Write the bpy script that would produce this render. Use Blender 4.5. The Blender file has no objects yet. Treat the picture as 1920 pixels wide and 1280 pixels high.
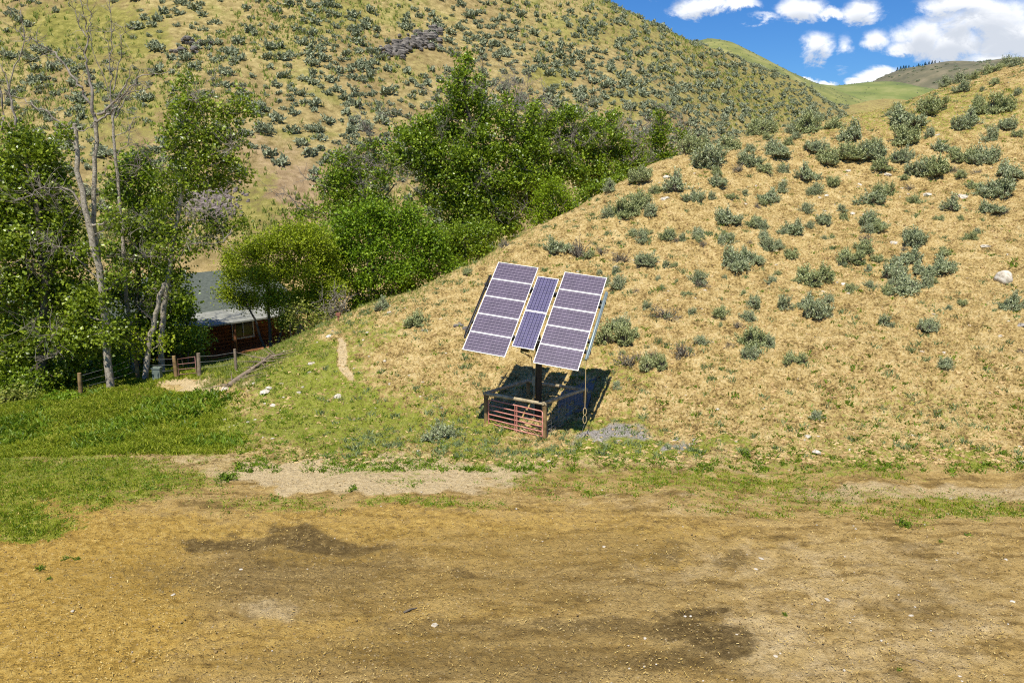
import bpy, math, random
import numpy as np
from mathutils import Vector, Matrix

SC = bpy.context.scene
COL = SC.collection
F = 1450.0
PITCH = math.radians(12)
CAMH = 9.0
FWD = np.array([0, math.cos(PITCH), -math.sin(PITCH)])
UPV = np.array([0, math.sin(PITCH), math.cos(PITCH)])
CAM = np.array([0, 0, CAMH])
RNG = np.random.RandomState(7)
random.seed(7)

# ---------------------------------------------------------------- helpers
def ray(px, py):
    return FWD + np.array([1.0, 0, 0]) * ((px - 960) / F) + UPV * ((640 - py) / F)

def W(px, py, Y):
    """world point seen at photo pixel (px, py), at world depth Y"""
    d = ray(px, py)
    return CAM + d * (Y / d[1])

def project(x, y, z):
    dx, dy, dz = x - CAM[0], y - CAM[1], z - CAM[2]
    zc = dy * FWD[1] + dz * FWD[2]
    zc = np.where(zc < 0.5, 0.5, zc)
    up = dy * UPV[1] + dz * UPV[2]
    return 960 + F * dx / zc, 640 - F * up / zc

def tag(o, label=None, cat=None, group=None, kind=None):
    if label: o['label'] = label
    if cat: o['category'] = cat
    if group: o['group'] = group
    if kind: o['kind'] = kind
    return o

def empty(name, loc=(0, 0, 0), rz=0.0):
    o = bpy.data.objects.new(name, None)
    o.empty_display_size = 0.3
    COL.objects.link(o)
    o.location = loc
    o.rotation_euler = (0, 0, rz)
    return o

class Acc:
    """collects vertices and faces; build() makes ONE mesh object"""
    def __init__(s):
        s.v = []; s.n = 0; s.f = []          # f: list of (k, int array (m,k), smooth)
    def add(s, verts, faces, smooth=False):
        verts = np.asarray(verts, dtype=np.float64).reshape(-1, 3)
        faces = np.asarray(faces, dtype=np.int64)
        if len(verts) == 0 or len(faces) == 0: return
        s.v.append(verts); s.f.append((faces + s.n, smooth)); s.n += len(verts)
    def box(s, c, size, R=None):
        h = np.array(size) / 2.0
        vs = np.array([[x, y, z] for x in (-1, 1) for y in (-1, 1) for z in (-1, 1)]) * h
        if R is not None: vs = vs @ np.asarray(R).T
        s.add(vs + np.array(c), [[0, 1, 3, 2], [4, 6, 7, 5], [0, 4, 5, 1], [2, 3, 7, 6], [0, 2, 6, 4], [1, 5, 7, 3]])
    def tube(s, pts, rad, k=8, cap=True, smooth=True):
        pts = np.asarray(pts, float)
        n = len(pts)
        rad = np.broadcast_to(np.asarray(rad, float), (n,))
        t = np.gradient(pts, axis=0)
        t /= np.linalg.norm(t, axis=1)[:, None] + 1e-9
        ref = np.array([0, 0, 1.0]) if abs(t[0][2]) < 0.9 else np.array([1.0, 0, 0])
        a = np.cross(t, ref); a /= np.linalg.norm(a, axis=1)[:, None] + 1e-9
        b = np.cross(t, a)
        th = np.arange(k) * 2 * math.pi / k
        ring = (a[:, None, :] * np.cos(th)[None, :, None] + b[:, None, :] * np.sin(th)[None, :, None]) * rad[:, None, None] + pts[:, None, :]
        i = np.arange(n - 1)[:, None] * k; j = np.arange(k)[None, :]; j2 = (j + 1) % k
        fc = np.stack([i + j, i + k + j, i + k + j2, i + j2], -1).reshape(-1, 4)
        s.add(ring.reshape(-1, 3), fc, smooth)
        if cap and k >= 3:
            c = s.n
            for end, o in ((0, 1), (n - 1, -1)):
                vs = ring[end]
                s.add(np.vstack([vs, vs.mean(0)]), [[(q if o > 0 else (q + 1) % k), ((q + 1) % k if o > 0 else q), k] for q in range(k)])
    def build(s, name, mat, parent=None, local=False):
        me = bpy.data.meshes.new(name)
        if s.n:
            v = np.vstack(s.v)
            lo = []; tot = []; sm = []
            for fc, smooth in s.f:
                lo.append(fc.ravel()); tot.append(np.full(len(fc), fc.shape[1])); sm.append(np.full(len(fc), smooth))
            lo = np.concatenate(lo); tot = np.concatenate(tot); sm = np.concatenate(sm)
            me.vertices.add(len(v)); me.vertices.foreach_set('co', v.astype(np.float32).ravel())
            me.loops.add(len(lo)); me.loops.foreach_set('vertex_index', lo.astype(np.int32))
            me.polygons.add(len(tot))
            st = np.concatenate([[0], np.cumsum(tot)[:-1]])
            me.polygons.foreach_set('loop_start', st.astype(np.int32))
            me.polygons.foreach_set('loop_total', tot.astype(np.int32))
            me.polygons.foreach_set('use_smooth', sm.astype(bool))
            me.update(calc_edges=True)
        if mat: me.materials.append(mat)
        o = bpy.data.objects.new(name, me)
        COL.objects.link(o)
        if parent:
            o.parent = parent
            if not local:
                o.matrix_parent_inverse = parent_world(parent).inverted()
        return o

def parent_world(p):
    m = Matrix.LocRotScale(p.location, p.rotation_euler, p.scale)
    if p.parent: m = parent_world(p.parent) @ p.matrix_parent_inverse @ m
    return m

def copy_tree(o, parent=None):
    c = o.copy(); COL.objects.link(c)
    if parent: c.parent = parent
    for ch in [q for q in bpy.data.objects if q.parent == o and q != c]:
        copy_tree(ch, c)
    return c

def copy_kids(o, kids):
    c = o.copy(); COL.objects.link(c)
    for k in kids:
        q = k.copy(); COL.objects.link(q); q.parent = c
    return c

# ---------------------------------------------------------------- noise
def _hash(ix, iy, seed):
    h = (ix.astype(np.int64) * 374761393 + iy.astype(np.int64) * 668265263 + seed * 1442695041) & 0xFFFFFFFF
    h = ((h ^ (h >> 13)) * 1274126177) & 0xFFFFFFFF
    return ((h ^ (h >> 16)) & 0xFFFF) / 65535.0

def vnoise(x, y, seed=0):
    ix = np.floor(x); iy = np.floor(y); fx = x - ix; fy = y - iy
    fx = fx * fx * (3 - 2 * fx); fy = fy * fy * (3 - 2 * fy)
    a = _hash(ix, iy, seed); b = _hash(ix + 1, iy, seed); c = _hash(ix, iy + 1, seed); d = _hash(ix + 1, iy + 1, seed)
    return (a * (1 - fx) + b * fx) * (1 - fy) + (c * (1 - fx) + d * fx) * fy * 1.0

def fbm(x, y, seed=0, oc=4, g=0.5):
    s = 0; a = 1; t = 0
    for i in range(oc):
        ca, sa = math.cos(0.6 + i), math.sin(0.6 + i)
        s = s + a * vnoise((x * ca - y * sa) * 2 ** i + 17.3 * i, (x * sa + y * ca) * 2 ** i, seed + i); t += a; a *= g
    return s / t - 0.5

def sstep(a, b, x):
    t = np.clip((x - a) / (b - a), 0, 1)
    return t * t * (3 - 2 * t)

# ---------------------------------------------------------------- terrain
# control points: photo pixel + depth, turned into world points of the land
CP = []
def cp(px, py, Y): CP.append(W(px, py, Y))
def cpz(px, Y, z): CP.append(np.array([(px - 960) / F * (Y * math.cos(PITCH) + (CAMH - z) * math.sin(PITCH)), Y, z]))
for px in (-300, 0, 300, 650, 960, 1300, 1650, 1950, 2250):            # the yard
    for Y, z in ((7, 0.0), (12.5, 0.0), (18, 0.0), (22, 0.0)):
        cpz(px, Y, z)
for px, z in ((-200, -.55), (0, -.5), (250, -.35), (430, -.3), (650, -.25), (800, -.2), (960, -.15)): cpz(px, 26, z)
for px, z in ((1100, -.1), (1250, -.05)): cpz(px, 25.5, z)
for q in [(1300, 842, 25), (1500, 868, 24), (1700, 876, 23.6), (1920, 884, 23.3), (2200, 890, 23)]: cp(*q)
# near spur
for q in [(430, 722, 33), (500, 680, 34.5), (560, 642, 36), (640, 600, 37.5), (700, 572, 38.5), (830, 522, 40), (950, 457, 42),
          (1030, 418, 43.5), (1100, 385, 45), (1180, 338, 47), (1250, 302, 49), (1350, 270, 52), (1500, 237, 56),
          (1620, 214, 58), (1700, 193, 60), (1800, 152, 61), (1920, 112, 62), (2200, 20, 63),
          (1500, 560, 33.7), (1500, 700, 28.4), (1500, 400, 41.6), (1900, 300, 44.2), (1900, 500, 34.2), (1900, 700, 27.6),
          (2200, 300, 40), (2200, 600, 29), (1200, 600, 32.8), (1200, 450, 39.5), (1200, 720, 28.9), (900, 650, 33.2), (900, 740, 30.1), (900, 560, 36.5),
          (1020, 790, 27.6), (1020, 700, 30.8), (1040, 550, 36.6), (650, 700, 31.7), (650, 640, 34.8), (780, 700, 31.2), (430, 762, 30.5), (540, 740, 30.6), (700, 790, 28.3), (560, 800, 28)]: cp(*q)
# left low ground, fence line, lawn, house
for q in [(370, 722, 34.5), (0, 762, 33), (0, 830, 27.4), (-200, 780, 33), (200, 800, 29), (200, 715, 38), (350, 700, 38.5), (100, 745, 35)]: cp(*q)
for px, Y, z in ((-200, 45, -1.8), (100, 45, -1.9), (300, 44, -1.8), (430, 44, -1.75), (480, 47, -1.9), (300, 52, -2.1), (450, 53, -2.1), (560, 50, -2.1), (620, 56, -2.0),
                 (100, 56, -1.5), (-200, 60, -1.0), (700, 47, -.6), (760, 53, -1.4), (850, 50, 0.5), (850, 60, -.5), (960, 56, 1.2), (960, 66, .8), (1080, 62, 3.2), (1080, 74, 2.6),
                 (1200, 64, 5.3), (1200, 82, 4.2), (1320, 72, 7.5), (1350, 95, 6.2), (1500, 80, 9.8), (1500, 115, 7.6), (1700, 85, 12.5), (1700, 130, 8.5), (1920, 90, 15.5), (1950, 140, 10), (2200, 95, 18), (2200, 150, 14),
                 (500, 60, -1.0), (300, 61, -.2), (700, 62, -1.0), (1600, 170, 11.5), (1650, 230, 14), (1900, 220, 17), (2200, 250, 24)):
    cpz(px, Y, z)
# far hillside
for q in [(0, 430, 72), (450, 440, 69), (-250, 430, 74), (250, 430, 70), (620, 430, 70), (0, 300, 82), (400, 300, 80), (600, 300, 83), (0, 200, 93), (400, 200, 92),
          (700, 210, 97), (900, 200, 107), (0, 100, 105), (400, 100, 105), (800, 100, 118), (0, 0, 119), (400, 0, 120), (800, 0, 135), (1000, 0, 150), (1050, 100, 132), (1050, 200, 112),
          (-250, 0, 118), (-250, 200, 92), (900, 300, 90), (1200, 250, 112), (1200, 150, 133), (1350, 255, 130), (1350, 190, 155), (1480, 232, 172), (1570, 212, 215),
          (1120, 0, 165), (1200, 36, 178), (1300, 84, 200), (1400, 132, 225), (1500, 177, 255), (1580, 203, 290), (1620, 205, 320),
          (0, -170, 145), (500, -200, 150), (900, -140, 168)]: cp(*q)
for px, Y, z in ((0, 200, 78), (500, 200, 80), (900, 200, 68), (1120, 205, 41), (1200, 225, 37), (1300, 250, 33), (1400, 280, 26), (1500, 310, 21), (1580, 350, 16), (-250, 200, 78),
                 (0, 330, 70), (600, 330, 66), (1100, 340, 35), (1400, 400, 20), (1700, 420, 12), (2000, 420, 16), (2200, 420, 20)): cpz(px, Y, z)
CP = np.array(CP)

def ab(x, y):
    y = np.maximum(y, 3.0)
    return np.clip(x / y, -1.3, 1.3) * 3.2, np.log(y) * 2.2

def _tps_fit():
    a, b = ab(CP[:, 0], CP[:, 1]); n = len(a)
    r2 = (a[:, None] - a) ** 2 + (b[:, None] - b) ** 2
    K = 0.5 * r2 * np.log(r2 + 1e-12) + np.eye(n) * 0.002
    P = np.stack([np.ones(n), a, b], 1)
    A = np.block([[K, P], [P.T, np.zeros((3, 3))]])
    return a, b, np.linalg.solve(A, np.concatenate([CP[:, 2], np.zeros(3)]))
_ta, _tb, _tw = _tps_fit()
GA, GB = 360, 420
ga = np.linspace(-1.3 * 3.2, 1.3 * 3.2, GA); gb = np.linspace(math.log(3.0) * 2.2, math.log(430) * 2.2, GB)
A2, B2 = np.meshgrid(ga, gb)
_z = np.zeros(A2.shape)
for i in range(GB):
    r2 = (A2[i][:, None] - _ta) ** 2 + (B2[i][:, None] - _tb) ** 2
    _z[i] = (0.5 * r2 * np.log(r2 + 1e-12)) @ _tw[:-3] + _tw[-3] + _tw[-2] * A2[i] + _tw[-1] * B2[i]
GZ = _z

def Hb(x, y):
    a, b = ab(np.asarray(x, float), np.asarray(y, float))
    fa = np.clip((a - ga[0]) / (ga[1] - ga[0]), 0, GA - 1.001); fb = np.clip((b - gb[0]) / (gb[1] - gb[0]), 0, GB - 1.001)
    i = fa.astype(int); j = fb.astype(int); u = fa - i; v = fb - j
    return (GZ[j, i] * (1 - u) + GZ[j, i + 1] * u) * (1 - v) + (GZ[j + 1, i] * (1 - u) + GZ[j + 1, i + 1] * u) * v

def H(x, y):
    x = np.asarray(x, float); y = np.asarray(y, float)
    z = Hb(x, y)
    far = sstep(68, 95, y)
    bank = sstep(24, 27, y) * sstep(40, 35, y) * sstep(-8, -11, x)
    z = z + bank * .85 * fbm(x * .55, y * .55, 15, 3)
    hill = sstep(23, 29, y) * (1 - far) * sstep(-14, -4, x)
    z = z + hill * (0.5 * fbm(x * 0.35, y * 0.35, 3, 4) + 0.12 * fbm(x * 2.2, y * 2.2, 5, 3))
    z = z + (1 - far) * (0.10 * fbm(x * 0.5, y * 0.5, 9, 3) + 0.045 * fbm(x * 3.5, y * 3.5, 11, 3)) * sstep(60, 30, y)
    z = z + far * (2.6 * fbm(x * 0.05, y * 0.03, 21, 4) + 0.9 * fbm(x * 0.22, y * 0.1, 23, 3)) * sstep(1.0, 0.0, np.abs(y - 82) / 400)
    return z

def hit(px, py, ymin=8.0, ymax=330.0):
    """first point of the land seen at a photo pixel"""
    d = ray(px, py)
    Y = np.exp(np.linspace(math.log(ymin), math.log(ymax), 1400))
    X = d[0] / d[1] * Y; Z = CAMH + d[2] / d[1] * Y
    h = H(X, Y)
    k = np.argmax(Z <= h)
    if Z[k] > h[k]: return None
    if k > 0:
        g0 = Z[k - 1] - h[k - 1]; g1 = Z[k] - h[k]; t = g0 / (g0 - g1 + 1e-12)
        Yk = Y[k - 1] + (Y[k] - Y[k - 1]) * t
    else: Yk = Y[k]
    x = d[0] / d[1] * Yk
    return np.array([x, Yk, float(H(x, Yk))])

# ---------------------------------------------------------------- materials
def newmat(name):
    m = bpy.data.materials.new(name); m.use_nodes = True
    nt = m.node_tree; b = nt.nodes['Principled BSDF']
    return m, nt, b

def ramp(nt, fac, stops, interp='LINEAR'):
    r = nt.nodes.new('ShaderNodeValToRGB'); r.color_ramp.interpolation = interp
    e = r.color_ramp.elements
    while len(e) < len(stops): e.new(0.5)
    for q, (p, c) in zip(e, stops):
        q.position = p; q.color = (c[0], c[1], c[2], 1)
    nt.links.new(fac, r.inputs['Fac'])
    return r.outputs['Color']

def noise(nt, scale, detail=4, rough=0.55, vec=None, dist=0.0):
    n = nt.nodes.new('ShaderNodeTexNoise'); n.inputs['Scale'].default_value = scale
    n.inputs['Detail'].default_value = detail; n.inputs['Roughness'].default_value = rough; n.inputs['Distortion'].default_value = dist
    if vec is None:
        g = nt.nodes.get('GEO') or nt.nodes.new('ShaderNodeNewGeometry'); g.name = 'GEO'; vec = g.outputs['Position']
    nt.links.new(vec, n.inputs['Vector'])
    return n.outputs['Fac']

def mth(nt, op, a, b=None, c=None, clamp=False):
    n = nt.nodes.new('ShaderNodeMath'); n.operation = op; n.use_clamp = clamp
    for i, q in enumerate((a, b, c)):
        if q is None: continue
        if isinstance(q, (int, float)): n.inputs[i].default_value = q
        else: nt.links.new(q, n.inputs[i])
    return n.outputs[0]

def mrange(nt, v, a, b, c=0.0, d=1.0, smooth=True):
    n = nt.nodes.new('ShaderNodeMapRange'); n.interpolation_type = 'SMOOTHSTEP' if smooth else 'LINEAR'
    nt.links.new(v, n.inputs['Value'])
    for k, q in (('From Min', a), ('From Max', b), ('To Min', c), ('To Max', d)): n.inputs[k].default_value = q
    return n.outputs['Result']

def mix(nt, fac, a, b, mode='MIX'):
    n = nt.nodes.new('ShaderNodeMix'); n.data_type = 'RGBA'; n.blend_type = mode
    for k, q in ((0, fac), (6, a), (7, b)):
        if isinstance(q, (int, float)): n.inputs[k].default_value = q
        elif isinstance(q, tuple): n.inputs[k].default_value = (q[0], q[1], q[2], 1)
        else: nt.links.new(q, n.inputs[k])
    return n.outputs[2]

def bump(nt, b, h, strength, dist):
    n = nt.nodes.new('ShaderNodeBump'); n.inputs['Strength'].default_value = strength; n.inputs['Distance'].default_value = dist
    nt.links.new(h, n.inputs['Height']); nt.links.new(n.outputs['Normal'], b.inputs['Normal'])

def simple(name, c1, c2, scale=6, rough=0.7, bumpd=0.0, metal=0.0, c3=None, detail=5):
    m, nt, b = newmat(name)
    f = noise(nt, scale, detail, 0.6)
    st = [(0.3, c1), (0.7, c2)] if c3 is None else [(0.3, c1), (0.52, c2), (0.72, c3)]
    nt.links.new(ramp(nt, f, st), b.inputs['Base Color'])
    b.inputs['Roughness'].default_value = rough; b.inputs['Metallic'].default_value = metal
    if bumpd: bump(nt, b, noise(nt, scale * 3, 4), 0.8, bumpd)
    return m

def leafmat(name, stops, trans=0.35, rough=0.5, spec=0.5):
    m, nt, b = newmat(name)
    g = nt.nodes.new('ShaderNodeNewGeometry'); g.name = 'GEO'
    cn = noise(nt, 0.9, 2)
    v = mth(nt, 'ADD', mth(nt, 'MULTIPLY', g.outputs['Random Per Island'], 0.6), mth(nt, 'MULTIPLY', cn, 0.4))
    n = len(stops)
    c = ramp(nt, v, [(0.1 + 0.8 * i / (n - 1), q) for i, q in enumerate(stops)])
    nt.links.new(c, b.inputs['Base Color'])
    b.inputs['Roughness'].default_value = rough
    b.inputs['Specular IOR Level'].default_value = spec
    if trans > 0:
        t = nt.nodes.new('ShaderNodeBsdfTranslucent'); nt.links.new(c, t.inputs['Color'])
        ms = nt.nodes.new('ShaderNodeMixShader'); ms.inputs[0].default_value = trans
        out = nt.nodes['Material Output']
        nt.links.new(b.outputs[0], ms.inputs[1]); nt.links.new(t.outputs[0], ms.inputs[2]); nt.links.new(ms.outputs[0], out.inputs['Surface'])
    return m

M = {}
M['bark_pale'] = simple('bark_pale', (.10, .08, .055), (.36, .31, .23), 7, .9, .04, c3=(.50, .44, .34))
M['bark_dark'] = simple('bark_dark', (.05, .04, .028), (.16, .13, .09), 6, .9, .02)
M['bark_dead'] = simple('bark_dead', (.13, .10, .075), (.38, .33, .27), 4, .9, .01)
M['sage_stem'] = simple('sage_stem', (.06, .05, .035), (.20, .165, .12), 12, .9)
M['sage'] = leafmat('sage_leaf', [(.13, .155, .06), (.27, .31, .14), (.43, .47, .26), (.62, .64, .42)], .15, .7, .25)
M['sage_far'] = leafmat('sage_far_leaf', [(.14, .16, .085), (.26, .29, .165), (.37, .40, .245), (.47, .50, .33)], .16, .8, .2)
M['sage_dry'] = leafmat('sage_dry_leaf', [(.10, .085, .055), (.20, .17, .12), (.30, .27, .20), (.24, .27, .17)], .1, .8, .2)
M['poplar'] = leafmat('poplar_leaf', [(.06, .09, .006), (.15, .21, .010), (.27, .36, .020), (.50, .57, .07)], .4, .36, .5)
M['cottonwood'] = leafmat('cottonwood_leaf', [(.06, .10, .006), (.15, .235, .011), (.27, .38, .020), (.46, .55, .05)], .4, .38, .5)
M['willow'] = leafmat('willow_leaf', [(.12, .17, .01), (.25, .33, .012), (.37, .45, .018), (.52, .57, .04)], .4, .5, .3)
M['lush'] = leafmat('lush_leaf', [(.06, .12, .006), (.15, .26, .01), (.25, .38, .017), (.38, .50, .03)], .4, .48, .35)
M['lime'] = leafmat('lime_leaf', [(.12, .18, .006), (.21, .31, .01), (.30, .42, .012), (.42, .54, .02)], .4, .5, .3)
M['yellowish'] = leafmat('yellowish_leaf', [(.08, .12, .012), (.17, .22, .025), (.34, .36, .06), (.50, .46, .13)], .35, .5, .3)
M['conifer'] = leafmat('conifer_leaf', [(.01, .025, .015), (.02, .045, .025), (.03, .06, .035)], 0, .7, .2)
M['grass'] = leafmat('grass_green', [(.08, .125, .008), (.19, .26, .012), (.32, .37, .02), (.54, .51, .09)], .35, .55, .2)
M['weed'] = leafmat('weed_leaf', [(.07, .13, .010), (.16, .26, .014), (.28, .38, .025)], .35, .5, .3)
M['yard_clod'] = simple('yard_clod', (.10, .065, .022), (.27, .18, .065), 4, .95, c3=(.46, .33, .14))
M['straw'] = leafmat('straw_bits', [(.30, .20, .05), (.52, .36, .10), (.70, .55, .24)], 0, .8, .1)
M['sage2'] = leafmat('sage_leaf_warm', [(.13, .15, .05), (.27, .31, .11), (.42, .45, .20), (.58, .59, .33)], .15, .7, .25)
M['sage_tuft'] = leafmat('sage_tuft', [(.12, .16, .06), (.22, .28, .11), (.34, .39, .18)], .2, .7, .2)
M['drygrass'] = leafmat('grass_dry', [(.20, .24, .04), (.42, .37, .09), (.62, .50, .20), (.26, .30, .05)], .3, .7, .2)
M['fargrass'] = leafmat('grass_far', [(.13, .19, .03), (.24, .31, .05), (.42, .42, .12), (.55, .50, .20)], .3, .7, .2)
M['rock_pale'] = simple('rock_pale', (.34, .28, .19), (.56, .50, .39), 6, .8, .02, c3=(.72, .67, .57))
M['rock_tan'] = simple('rock_tan', (.28, .18, .07), (.50, .345, .14), 3, .9, .02, c3=(.68, .51, .26))
M['rock_dark'] = simple('rock_dark', (.07, .06, .05), (.16, .14, .115), 1.2, .85, .05, c3=(.28, .25, .21))
M['scree'] = simple('scree_stone', (.13, .10, .085), (.24, .195, .17), 3, .85, .01, c3=(.36, .31, .27))
M['gravel'] = simple('gravel_grey', (.17, .15, .125), (.32, .285, .24), 9, .9, .01, c3=(.52, .48, .42))
M['steel_blue'] = simple('canister_paint', (.19, .24, .24), (.27, .33, .33), 3, .45, metal=.3)
M['alu'] = simple('aluminium_frame', (.72, .70, .66), (.86, .84, .80), 8, .38, metal=.35)
M['black_steel'] = simple('black_steel', (.008, .008, .009), (.016, .016, .018), 5, .5)
M['log'] = simple('weathered_log', (.19, .15, .08), (.40, .32, .19), 5, .9, .01, c3=(.52, .44, .29))
M['post'] = simple('post_wood', (.10, .06, .022), (.26, .165, .065), 4, .9, .01, c3=(.36, .24, .10))
M['gate_red'] = simple('gate_red_paint', (.40, .13, .09), (.55, .22, .165), 5, .65, c3=(.66, .38, .30))
M['gate_rust'] = simple('gate_rust', (.16, .07, .055), (.28, .14, .11), 6, .7)
M['wire'] = simple('galvanised_wire', (.30, .30, .29), (.45, .45, .44), 9, .45, metal=.5)
M['rope'] = simple('rope_fibre', (.42, .30, .13), (.62, .47, .24), 20, .9)
M['slab'] = simple('slab_paint', (.12, .11, .095), (.19, .175, .155), 2, .7)
M['grey_box'] = simple('grey_box_paint', (.13, .16, .13), (.20, .24, .20), 5, .5)
M['dead_wood'] = simple('dead_wood', (.14, .10, .06), (.30, .23, .155), 5, .9, .01)
# ---------------------------------------------------------------- ground mesh with soil zones
def zone_masks(x, y, z):
    px, py = project(x, y, z)
    wx = px + 110 * fbm(x * 0.55, y * 0.55, 31, 3) + 40 * fbm(x * 2.5, y * 2.5, 33, 2)
    wy = py + 55 * fbm(x * 0.55 + 9, y * 0.55, 35, 3) + 20 * fbm(x * 2.5, y * 2.5, 37, 2)
    def bl(cx, cy, rx, ry, s=1.0, soft=0.45):
        r = np.sqrt(((wx - cx) / rx) ** 2 + ((wy - cy) / ry) ** 2)
        return s * sstep(1 + soft, 1 - soft, r)
    def mx(*a):
        r = a[0]
        for q in a[1:]: r = np.maximum(r, q)
        return r
    near = y < 70
    green = mx(bl(120, 795, 400, 62, 1), bl(60, 905, 330, 55, .72), bl(0, 970, 130, 35, .8), bl(370, 800, 120, 55, .8), bl(640, 790, 200, 65, .74), bl(850, 815, 120, 45, .62),
               bl(1180, 840, 230, 24, .72), bl(1010, 850, 150, 28, .5), bl(1330, 905, 210, 24, .52), bl(1120, 900, 220, 40, .38), bl(1560, 865, 280, 34, .44), bl(1800, 960, 140, 28, .50), bl(1600, 940, 260, 24, .34), bl(1820, 860, 90, 14, .62),
               bl(560, 700, 130, 70, .72), bl(760, 760, 140, 60, .5), bl(1720, 200, 330, 60, .46), bl(960, 860, 500, 34, .42), bl(1150, 800, 90, 20, .5), bl(800, 940, 120, 14, .5), bl(520, 950, 120, 18, .42), bl(410, 905, 40, 10, .6), bl(560, 660, 70, 30, .65), bl(1500, 940, 250, 30, .36), bl(1650, 790, 330, 70, .30),
               bl(1700, 230, 330, 45, .34), bl(1150, 700, 60, 60, .4), bl(300, 690, 200, 22, .95), bl(690, 640, 45, 60, .5)) * near
    lawn = ((x > -34) & (x < -10) & (y > 39.5) & (y < 50)) * 0.85
    green = np.maximum(green, lawn)
    dark = mx(bl(560, 1075, 330, 75, .52, .7), bl(1050, 1090, 400, 80, .42, .7), bl(900, 1240, 560, 60, .52, .7), bl(350, 1075, 200, 30, .5, .7), bl(1760, 1120, 150, 60, .36, .7), bl(400, 1018, 80, 12, .8), bl(560, 990, 60, 9, .75), bl(640, 1030, 100, 14, .7), bl(900, 1180, 300, 25, .5), bl(470, 1012, 120, 16, .72), bl(590, 1015, 70, 26, .85), bl(620, 1090, 330, 80, .42), bl(850, 1235, 480, 70, .42), bl(1310, 1150, 80, 15, 1), bl(1345, 1205, 62, 26, 1), bl(1270, 1180, 60, 22, .8), bl(1120, 1170, 180, 20, .6), bl(1230, 1235, 120, 26, .6),
              bl(1060, 1030, 300, 40, .4), bl(200, 1090, 130, 60, .30), bl(1250, 1035, 50, 20, .55), bl(1380, 1045, 40, 14, .55), bl(870, 1075, 45, 10, .6), bl(1750, 1080, 120, 40, .3), bl(1080, 1180, 250, 30, .45)) * near
    pale = mx(bl(1500, 1060, 400, 60, .38), bl(1150, 870, 500, 20, .42), bl(1600, 1230, 350, 60, .42), bl(700, 893, 300, 27, 1), bl(540, 905, 160, 20, .9), bl(1750, 925, 330, 22, .55), bl(1650, 1150, 380, 120, .40), bl(375, 722, 75, 12, 1), bl(900, 882, 120, 14, .6), bl(500, 1140, 60, 22, .5),
              bl(1150, 818, 70, 12, .0), bl(1450, 1190, 120, 30, .5), bl(400, 860, 100, 12, .4), bl(1270, 945, 300, 20, .35)) * near
    straw = mx(bl(60, 1130, 300, 220, .95, .6), bl(960, 1010, 500, 60, .45), bl(500, 1210, 500, 60, .5), bl(820, 1120, 300, 60, .4), bl(260, 1000, 230, 40, .7), bl(760, 985, 420, 38, .55), bl(600, 1045, 140, 22, .6), bl(1250, 1045, 60, 22, .7), bl(900, 960, 260, 22, .4), bl(700, 1220, 500, 60, .35)) * near
    tx = 632 + (py - 630) * .28 + 5 * np.sin(py * .09) + 14 * fbm(x * 1.7, y * 1.7, 47, 3)
    pale = np.maximum(pale, near * 1.1 * sstep(12, 2, np.abs(px - tx)) * sstep(625, 640, py) * sstep(725, 700, py))
    trail = near * sstep(11, 5, np.abs(px - tx)) * sstep(625, 640, py) * sstep(725, 700, py); green = green * (1 - trail) * (1 - near * sstep(1.2, .8, np.hypot((px - 380) / 85, (py - 724) / 13)))
    yard = sstep(835, 925, py + 20 * fbm(x * .4, y * .4, 41, 2)) * near * sstep(31, 26, y)
    far = sstep(60, 68, y + 3 * fbm(x * .1, y * .1, 43, 2))
    fargreen = mx(bl(170, 60, 150, 60, .8), bl(230, 200, 90, 150, .55), bl(480, 60, 90, 40, .3), bl(650, 20, 60, 60, .55), bl(1250, 80, 330, 70, .0), bl(1030, 145, 60, 22, .75), bl(1200, 190, 110, 30, .55), bl(480, 390, 60, 60, .7),
                  bl(1420, 175, 170, 60, .55), bl(1150, 60, 150, 40, .5), bl(40, 330, 70, 60, .3), bl(740, 110, 70, 50, .35)) * (y > 60)
    fargreen = np.maximum(fargreen, (y > 60) * 0.42 * sstep(950, 1150, wx - (wy) * 1.1))
    pink = mx(bl(560, 400, 130, 90, .9), bl(480, 300, 130, 60, .5), bl(250, 280, 80, 50, .6), bl(320, 60, 60, 60, .2)) * (y > 60)
    talus = mx(bl(385, 375, 55, 40, .75, .3)) * (y > 60)
    gravel = mx(bl(1150, 820, 62, 11, 1, .25), bl(1275, 828, 36, 8, 1, .25)) * near
    return green, dark, pale, straw, yard, far, fargreen, pink, talus, gravel

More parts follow.
